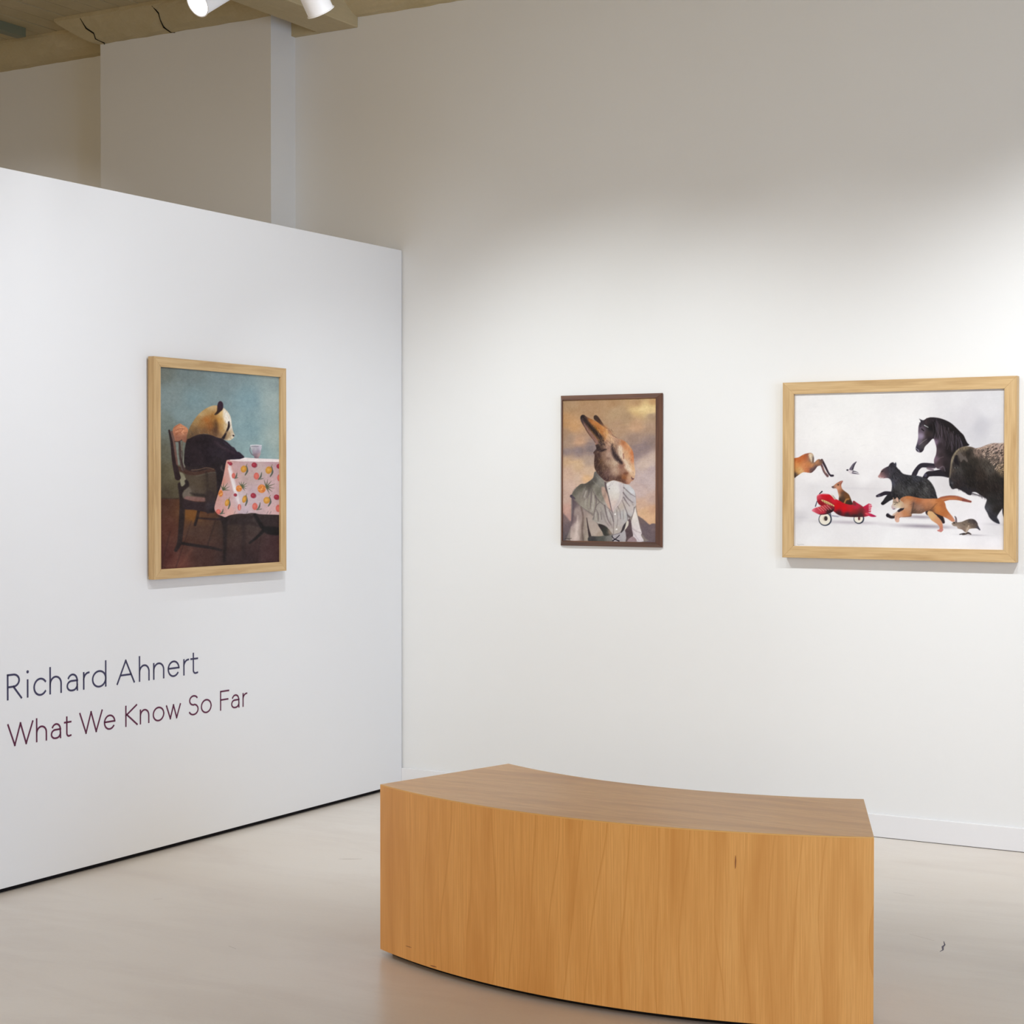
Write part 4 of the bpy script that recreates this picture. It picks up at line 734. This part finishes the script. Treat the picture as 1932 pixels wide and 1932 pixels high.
def canvas_mesh(P, w, h, parent, depth, gain=1.0):
    nx, ny = P.W, P.H
    xs, zs = np.meshgrid(np.linspace(-w / 2, w / 2, nx), np.linspace(h / 2, -h / 2, ny))
    co = np.stack([xs, np.full_like(xs, -depth), zs], -1).reshape(-1, 3).astype(np.float32)
    i = np.arange(nx * ny).reshape(ny, nx); q = np.stack([i[1:, :-1], i[1:, 1:], i[:-1, 1:], i[:-1, :-1]], -1).reshape(-1, 4)
    me = bpy.data.meshes.new('painting'); nf = len(q)
    me.vertices.add(len(co) + 4); b = np.array([(-w / 2, -depth + .006, h / 2), (w / 2, -depth + .006, h / 2), (w / 2, -depth + .006, -h / 2), (-w / 2, -depth + .006, -h / 2)], np.float32)
    me.vertices.foreach_set('co', np.concatenate([co, b]).ravel())
    loops = np.concatenate([q.ravel(), np.array([len(co), len(co) + 1, len(co) + 2, len(co) + 3])]).astype(np.int32)
    me.loops.add(len(loops)); me.loops.foreach_set('vertex_index', loops)
    me.polygons.add(nf + 1); me.polygons.foreach_set('loop_start', (np.arange(nf + 1) * 4).astype(np.int32))
    me.update(calc_edges=True); me.validate()
    c = np.clip(P.buf.reshape(-1, 3), 0, 1); lin = np.where(c <= .04045, c / 12.92, ((c + .055) / 1.055) ** 2.4) * gain
    at = me.color_attributes.new('pigment', 'FLOAT_COLOR', 'POINT')
    full = np.ones((len(co) + 4, 4), np.float32); full[:len(co), :3] = np.clip(lin, 0, .93); at.data.foreach_set('color', full.ravel())
    m = mat('painted_canvas', (1, 1, 1, 1), .6, .12)
    a = nd(m, 'ShaderNodeAttribute', attribute_name='pigment'); setin(m, 'Base Color', a.outputs['Color'])
    bump(m, noise(m, coords(m), 420, 2).outputs[0], .15, .0005)
    me.materials.append(m); o = bpy.data.objects.new('painting', me); COL.objects.link(o); o.parent = parent
    return o

def framed(name, loc, rotz, w, h, prof, m, back, P, lip, depth, label, gain=1.0):
    """w, h = outer size; lip = rail width on the face; depth = how far out the painting lies"""
    t = tag(empty(name, loc, (0, 0, rotz)), label, 'framed painting')
    rail('frame_rail', w, prof, m, t, (0, 0, h / 2), 0); rail('frame_rail', w, prof, m, t, (0, 0, -h / 2), math.pi)
    rail('frame_rail', h, prof, m, t, (w / 2, 0, 0), math.pi / 2); rail('frame_rail', h, prof, m, t, (-w / 2, 0, 0), -math.pi / 2)
    if back:
        i = back; bz = [(-w / 2 + i, w / 2 - i, -.0112, -.0005, h / 2 - i - .03, h / 2 - i), (-w / 2 + i, w / 2 - i, -.0112, -.0005, -h / 2 + i, -h / 2 + i + .03),
                        (-w / 2 + i, -w / 2 + i + .03, -.0112, -.0005, -h / 2 + i + .03, h / 2 - i - .03), (w / 2 - i - .03, w / 2 - i, -.0112, -.0005, -h / 2 + i + .03, h / 2 - i - .03)]
        boxes('back_frame', bz, M_oakback, t)
    canvas_mesh(P, w - 2 * lip + .004, h - 2 * lip + .004, t, depth, gain)
    return t
R = .0375; oakp = [(0, .011), (0, .040), (R, .040), (R, .012), (.01, .011)]
framed('framed_painting', (0, -1.3315, 1.4602), math.pi / 2, .8075, .8375, oakp, M_oak, .010, paint_panda(), R, .031,
       'pale oak framed painting of a seated panda at a fruit-patterned tablecloth with a mug', .95)
R = .0475; oakp = [(0, .009), (0, .042), (R, .042), (R, .012), (.01, .009)]
framed('framed_painting', (2.345, 0, 1.4585), 0, .941, .708, oakp, M_oak, .010, paint_chase(), R, .032,
       'wide pale oak framed painting of running animals chasing a red toy aeroplane', .93)
R = .0225; walp = [(0, .005), (R - .003, .031), (R, .031), (R, .008), (.004, .004)]
framed('framed_painting', (1.0772, 0, 1.4600), 0, .492, .6545, walp, M_wal, 0, paint_hare(), R, .025,
       'narrow dark walnut framed portrait of a brown hare in a grey ruffled blouse', .92)

# ------------------------------------------------------------------ wall lettering on the partition
def arc(cx, cy, rx, ry, a0, a1, n=18):
    return [(cx + rx * math.cos(math.radians(a0 + (a1 - a0) * i / n)), cy + ry * math.sin(math.radians(a0 + (a1 - a0) * i / n))) for i in range(n + 1)]
def glyph(ch, w, C, X, A):
    """centre-line strokes of one thin letter, w wide; C cap height, X x-height, A ascender"""
    if ch == 'R': r = C * .25; return [[(0, 0), (0, C)], [(0, C), (w * .42, C)] + arc(w * .42, C - r, w * .42, r, 90, -90) + [(0, C - 2 * r)], [(w * .42, C - 2 * r), (w, 0)]]
    if ch == 'i': return [[(w / 2, 0), (w / 2, X)], 'dot']
    if ch == 'c': return [arc(w * .56, X / 2, w * .56, X / 2, 38, 322, 26)]
    if ch == 'h': r = min(w / 2, X * .45); return [[(0, 0), (0, A)], [(0, X - r * 1.25)] + arc(w / 2, X - r, w / 2, r, 180, 0)[0:] + [(w, 0)]]
    if ch == 'n': r = min(w / 2, X * .45); return [[(0, 0), (0, X)], [(0, X - r * 1.25)] + arc(w / 2, X - r, w / 2, r, 180, 0) + [(w, 0)]]
    if ch == 'a': r = w * .5; return [arc(w * .52, X - r * .9, w * .46, r * .9, 150, 0, 14) + [(w, 0)], [(w, X * .60), (w * .62, X * .60)] + arc(w * .42, X * .30, w * .42, X * .30, 90, 270, 16) + [(w * .55, .0)] + arc(w * .55, X * .36, w * .45, X * .36, -85, -8, 8)]
    if ch == 'r': return [[(0, 0), (0, X)], [(0, X * .62)] + arc(w * .95, X * .58, w * .95, X * .42, 165, 92, 10)]
    if ch == 'd': return [[(w, 0), (w, A)], arc(w * .5, X / 2, w * .5, X / 2, 0, 360, 32)]
    if ch == 'o': return [arc(w * .5, X / 2, w * .5, X / 2, 0, 360, 32)]
    if ch == 'A': return [[(0, 0), (w / 2, C)], [(w / 2, C), (w, 0)], [(w * .19, C * .36), (w * .81, C * .36)]]
    if ch == 'e': return [[(0, X * .54), (w, X * .54)], [(w, X * .54)] + arc(w / 2, X / 2, w / 2, X / 2, 8, 322, 28)]
    if ch == 't': return [[(w * .36, X * 1.36), (w * .36, X * .25)] + arc(w * .36 + w * .34, X * .22, w * .34, X * .22, 180, 275, 10) + [(w, X * .03)], [(0, X), (w, X)]]
    if ch == 'W': return [[(0, C), (w * .27, 0)], [(w * .27, 0), (w * .5, C)], [(w * .5, C), (w * .73, 0)], [(w * .73, 0), (w, C)]]
    if ch == 'w': return [[(0, X), (w * .27, 0)], [(w * .27, 0), (w * .5, X)], [(w * .5, X), (w * .73, 0)], [(w * .73, 0), (w, X)]]
    if ch == 'K': return [[(0, 0), (0, C)], [(w * .95, C), (0, C * .53)], [(w * .08, C * .58), (w, 0)]]
    if ch == 'S': return [arc(w * .5, C * .76, w * .46, C * .24, 35, 268, 22)[:-2] + [(w * .5, C * .515)] + arc(w * .48, C * .27, w * .52, C * .27, 82, -150, 24)]
    if ch == 'F': return [[(0, 0), (0, C)], [(0, C), (w, C)], [(0, C * .54), (w * .9, C * .54)]]
def ribbon(pts, hw, V, F, th=.0012):
    n = len(pts); o = len(V)
    for i, (x, y) in enumerate(pts):
        a = pts[max(i - 1, 0)]; b = pts[min(i + 1, n - 1)]; dx, dy = b[0] - a[0], b[1] - a[1]; l = math.hypot(dx, dy) or 1
        ex, ey = (0, 0)
        if i == 0: ex, ey = -dx / l * hw, -dy / l * hw
        if i == n - 1: ex, ey = dx / l * hw, dy / l * hw
        for s in (1, -1):
            for d in (0.0002, th): V.append((x + ex - s * dy / l * hw, -d, y + ey + s * dx / l * hw))
    for i in range(n - 1):
        a = o + i * 4; b = a + 4
        F += [(a + 1, a + 3, b + 3, b + 1), (a, a + 1, b + 1, b), (a + 2, b + 2, b + 3, a + 3), (a, b, b + 2, a + 2)]
    F += [(o, o + 2, o + 3, o + 1), (o + 4 * n - 4, o + 4 * n - 3, o + 4 * n - 1, o + 4 * n - 2)]
def lettering(items, base, C, X, A, hw, m, label, cat):
    y0 = items[0][1]; t = tag(empty('wall_lettering', (0, y0, base), (0, 0, math.pi / 2)), label, cat)
    for ch, a, b in items:
        V, F = [], []
        for st in glyph(ch, b - a - 2 * hw, C - 2 * hw, X - 2 * hw, A - 2 * hw):
            if st == 'dot':
                k = len(V); cx, cy, n = (b - a) / 2 - hw, A - 2 * hw - .0035, 16
                for d in (.0002, .0012): V += [(cx + .0055 * math.cos(2 * math.pi * i / n), -d, cy + .0055 * math.sin(2 * math.pi * i / n)) for i in range(n)]
                F += [tuple(k + i for i in range(n)), tuple(k + n + i for i in range(n))] + [(k + i, k + (i + 1) % n, k + n + (i + 1) % n, k + n + i) for i in range(n)]
            else: ribbon([p for i, p in enumerate(st) if i == 0 or (abs(p[0] - st[i - 1][0]) + abs(p[1] - st[i - 1][1])) > 1e-5], hw, V, F)
        o = obj('letter', V, F, m, t); o.location = (a - y0 + hw, 0, hw)
    return t
L1 = [('R', -2.4365, -2.3671), ('i', -2.3466, -2.3351), ('c', -2.3138, -2.2538), ('h', -2.2372, -2.1772), ('a', -2.1536, -2.097), ('r', -2.0715, -2.0367), ('d', -2.0262, -1.9519), ('A', -1.8978, -1.8009), ('h', -1.7784, -1.7195), ('n', -1.6997, -1.6373), ('e', -1.6178, -1.5501), ('r', -1.5278, -1.4925), ('t', -1.486, -1.4414)]
L2 = [('W', -2.4354, -2.3146), ('h', -2.3022, -2.2499), ('a', -2.2314, -2.1814), ('t', -2.1672, -2.1306), ('W', -2.0908, -1.9718), ('e', -1.9654, -1.9057), ('K', -1.8525, -1.7858), ('n', -1.7738, -1.7217), ('o', -1.7026, -1.6379), ('w', -1.6278, -1.5427), ('S', -1.4962, -1.4386), ('o', -1.4247, -1.3602), ('F', -1.3081, -1.252), ('a', -1.2392, -1.1873), ('r', -1.1673, -1.1357)]
lettering(L1, .6597, .0895, .0635, .0965, .0034, mat('slate_vinyl', srgb(52, 50, 84), .5), 'upper line of thin slate blue vinyl lettering on the white partition', 'wall lettering')
lettering(L2, .4992, .0790, .0560, .0840, .0031, mat('plum_vinyl', srgb(88, 14, 58), .5), 'lower line of thin plum vinyl lettering on the white partition', 'wall lettering')

# ------------------------------------------------------------------ curved veneered bench
def veneer(name, ca, cb, cc, vert):
    m = mat(name, ca, .36, .4)
    if vert: sc, sf, sw = (9, 9, .9), (110, 110, 1.6), (2.4, .6, .75)
    else: sc, sf, sw = (1.1, 8, 8), (4, 70, 60), (.6, 3.4, 2.6)
    a = noise(m, coords(m, sc), 1.5, 3, .55, .4); b = noise(m, coords(m, sf), 3.6, 3, .7)
    wv = nd(m, 'ShaderNodeTexWave', wave_type='BANDS', bands_direction='X' if vert else 'Y', wave_profile='SAW'); wv.inputs['Scale'].default_value = 1.6; wv.inputs['Distortion'].default_value = 15; wv.inputs['Detail'].default_value = 2.0; wv.inputs['Detail Scale'].default_value = .62
    m.node_tree.links.new(coords(m, sw), wv.inputs['Vector'])
    c1 = ramp(m, a.outputs[0], [(.28, cb), (.52, ca), (.74, cc)]).outputs[0]
    c2 = mixc(m, ramp(m, wv.outputs['Fac'], [(.0, (.85, .85, .85, 1)), (.09, (.0, .0, .0, 1)), (1., (.10, .10, .10, 1))]).outputs[0], c1, cb)
    setin(m, 'Base Color', mixc(m, ramp(m, b.outputs[0], [(.38, (.60, .60, .60, 1)), (.60, (0, 0, 0, 1))]).outputs[0], c2, cb))
    return m
M_ven = veneer('honey_veneer', srgb(243, 184, 110), srgb(220, 156, 84), srgb(246, 190, 118), True)
M_top = veneer('honey_veneer_top', srgb(238, 188, 122), srgb(212, 158, 100), srgb(242, 196, 134), False)
M_edge = mat('veneer_edge', srgb(238, 186, 112), .45)
ZB, ZT = .015, .5075
FA, FB, FC, FR = (1.5482, -2.4432), (3.0702, -2.4559), (2.3266, -.8298), 1.7919
BA, BB, BC, BR = (1.6814, -1.9157), (2.8716, -1.9521), (2.3187, -.6311), 1.4326
def arcpts(A, B, c, r, n=48):
    a0, a1 = math.atan2(A[1] - c[1], A[0] - c[0]), math.atan2(B[1] - c[1], B[0] - c[0])
    return [(c[0] + r * math.cos(a0 + (a1 - a0) * i / n), c[1] + r * math.sin(a0 + (a1 - a0) * i / n)) for i in range(n + 1)]
fr, bk = arcpts(FA, FB, FC, FR), arcpts(BA, BB, BC, BR)
cx0, cy0 = 2.31, -2.2
def sheet(name, A, B, z0, z1, m, par, th=.016):
    """bent board standing on the line A, thickness towards B"""
    V, F = [], []; n = len(A)
    for (x, y), (u, v) in zip(A, B):
        l = math.hypot(u - x, v - y); ix, iy = x + (u - x) / l * th, y + (v - y) / l * th
        for px, py in ((x, y), (ix, iy)):
            for z in (z0, z1): V.append((px - cx0, py - cy0, z))
    for i in range(n - 1):
        a = i * 4; b = a + 4; F += [(a, b, b + 1, a + 1), (a + 2, a + 3, b + 3, b + 2), (a + 1, b + 1, b + 3, a + 3), (a, a + 2, b + 2, b)]
    F += [(0, 1, 3, 2), (4 * n - 4, 4 * n - 2, 4 * n - 1, 4 * n - 3)]
    o = obj(name, V, F, m, par); md = o.modifiers.new('bevel', 'BEVEL'); md.width = .001; md.segments = 2; md.limit_method = 'ANGLE'; md.angle_limit = math.radians(40); return o
def slab(name, A, B, z0, z1, m, par):
    V, F = [], []; n = len(A)
    for (x, y), (u, v) in zip(A, B):
        for px, py in ((x, y), (u, v)):
            for z in (z0, z1): V.append((px - cx0, py - cy0, z))
    for i in range(n - 1):
        a = i * 4; b = a + 4; F += [(a, b, b + 1, a + 1), (a + 2, a + 3, b + 3, b + 2), (a + 1, b + 1, b + 3, a + 3), (a, a + 2, b + 2, b)]
    F += [(0, 1, 3, 2), (4 * n - 4, 4 * n - 2, 4 * n - 1, 4 * n - 3)]
    return obj(name, V, F, m, par)
bench = tag(empty('curved_bench', (cx0, cy0, 0)), 'curved box bench in honey-coloured wood veneer on the concrete floor', 'bench')
sheet('front_panel', fr, bk, ZB, ZT - .004, M_ven, bench); sheet('back_panel', bk, fr, ZB, ZT - .004, M_ven, bench)
def endpan(A, B, inner):
    P = [(A[0] + (B[0] - A[0]) * t, A[1] + (B[1] - A[1]) * t) for t in (.031, .5, .969)]; Q = [(x + (inner[0]), y + inner[1]) for x, y in P]
    return sheet('end_panel', P, Q, ZB, ZT - .004, M_ven, bench)
endpan(fr[0], bk[0], (.97, -.25)); endpan(fr[-1], bk[-1], (-.97, -.25))
top = slab('top_panel', fr, bk, ZT - .0045, ZT, M_top, bench); top.data.materials.append(M_edge)
for q in top.data.polygons: q.material_index = 0 if abs(q.normal.z) > .5 else 1
md = top.modifiers.new('bevel', 'BEVEL'); md.width = .0012; md.segments = 2; md.limit_method = 'ANGLE'; md.angle_limit = math.radians(40)
def inset(P, Q, k): return [(x + (u - x) * k, y + (v - y) * k) for (x, y), (u, v) in zip(P, Q)]
slab('plinth', inset(fr, bk, .05)[1:-1], inset(bk, fr, .05)[1:-1], 0, ZB + .002, M_black, bench)
# a few dents and a dark check in the veneer
m = mat('veneer_dent', srgb(158, 104, 62), .6)
def dent(cx, cz, w, h, mm):
    """small dark nick lying on the front panel at plan position x = cx"""
    V, F = [], []
    pts = [(-.5, 0), (-.2, .35), (.15, .45), (.5, .1), (.2, -.3), (-.25, -.4)]
    for d in (-.0006, .0004):
        for a, b in pts:
            x = cx + a * w; y = FC[1] - math.sqrt((FR - d) ** 2 - (x - FC[0]) ** 2); V.append((x - cx0, y - cy0, cz + b * h))
    n = len(pts); F = [tuple(range(n)), tuple(range(n, 2 * n))] + [(i, (i + 1) % n, n + (i + 1) % n, n + i) for i in range(n)]
    obj('dent', V, F, mm, bench)
dent(2.742, .428, .0035, .042, m); dent(1.69, .055, .03, .0025, m); dent(1.80, .022, .03, .004, m)

# ------------------------------------------------------------------ scuffs on the floor
ms = mat('rubber_scuff', srgb(92, 88, 110), .7); ms2 = mat('light_scuff', srgb(150, 138, 128), .7)
fl = bpy.data.objects['floor']
def scuff(pts, w, mm):
    V, F = [], []
    for i, (x, y) in enumerate(pts):
        a = pts[max(i - 1, 0)]; b = pts[min(i + 1, len(pts) - 1)]; dx, dy = b[0] - a[0], b[1] - a[1]; l = math.hypot(dx, dy); k = w / 2 * (1 - .7 * abs(2 * i / (len(pts) - 1) - 1))
        V += [(x - dy / l * k, y + dx / l * k, .0004), (x + dy / l * k, y - dx / l * k, .0004)]
    F = [(2 * i, 2 * i + 1, 2 * i + 3, 2 * i + 2) for i in range(len(pts) - 1)]
    obj('scuff_mark', V, F, mm, fl)
scuff([(2.957, -1.452), (2.972, -1.492), (2.972, -1.515), (2.984, -1.552), (2.981, -1.575)], .0065, ms)
scuff([(1.10, -2.60), (1.14, -2.615)], .004, ms2); scuff([(.66, -1.42), (.70, -1.40), (.735, -1.375)], .004, ms2); scuff([(.500, -2.26), (.515, -2.235)], .005, ms2)
scuff([(2.62, -.90), (2.70, -.915)], .004, ms2); scuff([(2.75, -1.86), (2.80, -1.88)], .006, ms2); scuff([(2.84, -1.42), (2.93, -1.46)], .003, ms2)

# ------------------------------------------------------------------ track lighting
M_white = mat('white_lacquer', (.86, .86, .88, 1), .35, .4); M_reflect = mat('lamp_reflector', (.85, .85, .88, 1), .25, .5, .3)
M_glow = bpy.data.materials.new('lamp_glow'); M_glow.use_nodes = True; b = M_glow.node_tree.nodes['Principled BSDF']
b.inputs['Emission Color'].default_value = (.93, .93, 1, 1); b.inputs['Emission Strength'].default_value = 9
ZTR = 3.36
def track(label, x0, x1, y0, y1, stems):
    t = tag(empty('lighting_track', ((x0 + x1) / 2, (y0 + y1) / 2, ZTR)), label, 'lighting track')
    cx, cy = (x0 + x1) / 2, (y0 + y1) / 2
    boxes('track_profile', [(x0 - cx, x1 - cx, y0 - cy, y1 - cy, 0, .032)], M_white, t, .002)
    for (x, y) in stems:
        s = lathe('stem', [(.0, 0), (.006, 0), (.006, HC - ZTR - .032), (.0, HC - ZTR - .032)], M_white, t, 16); s.location = (x - cx, y - cy, .032)
    return t
track('white lighting track parallel to the back wall', -3.2, 5.6, -1.914, -1.882, [(-2.8, -1.898), (-.9, -1.898), (1.25, -1.898), (3.2, -1.898), (5.2, -1.898)])
track('white lighting track parallel to the partition', 2.184, 2.216, -6.6, -2.2, [(2.2, -2.5), (2.2, -4.4), (2.2, -6.3)])

def spotlight(px, py, aim, label, energy, size=math.radians(92), blend=.55, color=(1, .995, .99), lit=True, drop=.20):
    """track head: pivot hangs below the track at (px, py); aim is the direction it points"""
    zp = ZTR - drop; a = Vector(aim).normalized()
    t = tag(empty('track_spotlight', (px, py, zp)), label, 'spotlight', 'spotlights on the lighting tracks')
    q = a.to_track_quat('Z', 'Y').to_euler()
    body = lathe('lamp_body', [(.0, -.085), (.040, -.085), (.046, -.079), (.0465, .088), (.0500, .090), (.0500, .092), (.0465, .092), (.0445, .090), (.042, .066), (.0, .064)], M_white, t, 56); body.rotation_euler = q
    lens = lathe('lens', [(.0, .079), (.03, .0785), (.0425, .076), (.0425, .0735), (.0, .0735)], M_glow if lit else M_reflect, t, 48); lens.rotation_euler = q
    side = a.cross(Vector((0, 0, 1))); side = side.normalized() if side.length > 1e-3 else Vector((1, 0, 0))
    yk = []
    for s in (-1, 1):
        v = side * s * .049; V, F = [], []
        for dz in (-.016, drop - .040):
            for e in (-.009, .009):
                for d in (0, .003):
                    f = Vector((-side.y, side.x, 0)) * e; w = v + side * s * d + f; V.append((w.x, w.y, dz))
        F = [(0, 1, 3, 2), (4, 6, 7, 5), (0, 4, 5, 1), (2, 3, 7, 6), (0, 2, 6, 4), (1, 5, 7, 3)]; obj('yoke_arm', V, F, M_white, t)
    ad = lathe('track_adapter', [(.0, 0), (.052, 0), (.052, .012), (.020, .016), (.020, .040), (.0, .040)], M_white, t, 40); ad.location = (0, 0, drop - .040)
    l = bpy.data.lights.new('spot', 'SPOT'); l.energy = energy * SPOT; l.spot_size = size; l.spot_blend = blend; l.shadow_soft_size = .012; l.color = color
    o = bpy.data.objects.new('spot', l); COL.objects.link(o); o.parent = t; o.rotation_euler = (-a).to_track_quat('Z', 'Y').to_euler(); o.location = a * .098
    return t
A1 = Vector((-.184, -.80, -.56)).normalized(); A2 = Vector((.097, .576, -.81)).normalized()
P1 = Vector((.4644, -1.972, 3.084)) - A1 * .079; P2 = Vector((.9031, -1.86, 3.0179)) - A2 * .09
spotlight(P1.x, P1.y, A1, 'lit white spotlight facing the room, left of the plain white one', 4, drop=ZTR - P1.z)
spotlight(P2.x, P2.y, A2, 'white spotlight seen from behind, aimed at the portrait wall', 130, color=(.93, .98, 1), size=math.radians(90), blend=.9, drop=ZTR - P2.z)
def aim(x, y, tx, ty, tz, **k):
    z = ZTR - .2; return spotlight(x, y, Vector((tx - x, ty - y, tz - z)), **k)

aim(1.80, -1.898, 2.10, 0, 1.30, label='white spotlight above the wide picture, nearest to the plain white one', energy=52, size=math.radians(66), blend=1., color=(.95, .98, 1))
aim(3.05, -1.898, 2.75, 0, 1.30, label='white spotlight over the right end of the wide picture', energy=56, size=math.radians(66), blend=1., color=(.95, .98, 1))
aim(3.80, -1.898, 3.60, 0, 1.20, label='white spotlight to the right of the wide picture', energy=185, size=math.radians(84), blend=1., color=(.95, .98, 1))
aim(2.2, -2.35, 0, -1.3, 1.35, label='white spotlight aimed at the panda painting', energy=88, size=math.radians(84), blend=.8, color=(.96, .98, 1))
aim(2.2, -3.75, 0, -3.1, .75, label='white spotlight aimed at the wall lettering', energy=94, size=math.radians(84), blend=.8, color=(.96, .98, 1))
aim(-2.3, -1.898, -2.4, 0, 1.4, label='white spotlight behind the partition', energy=30)
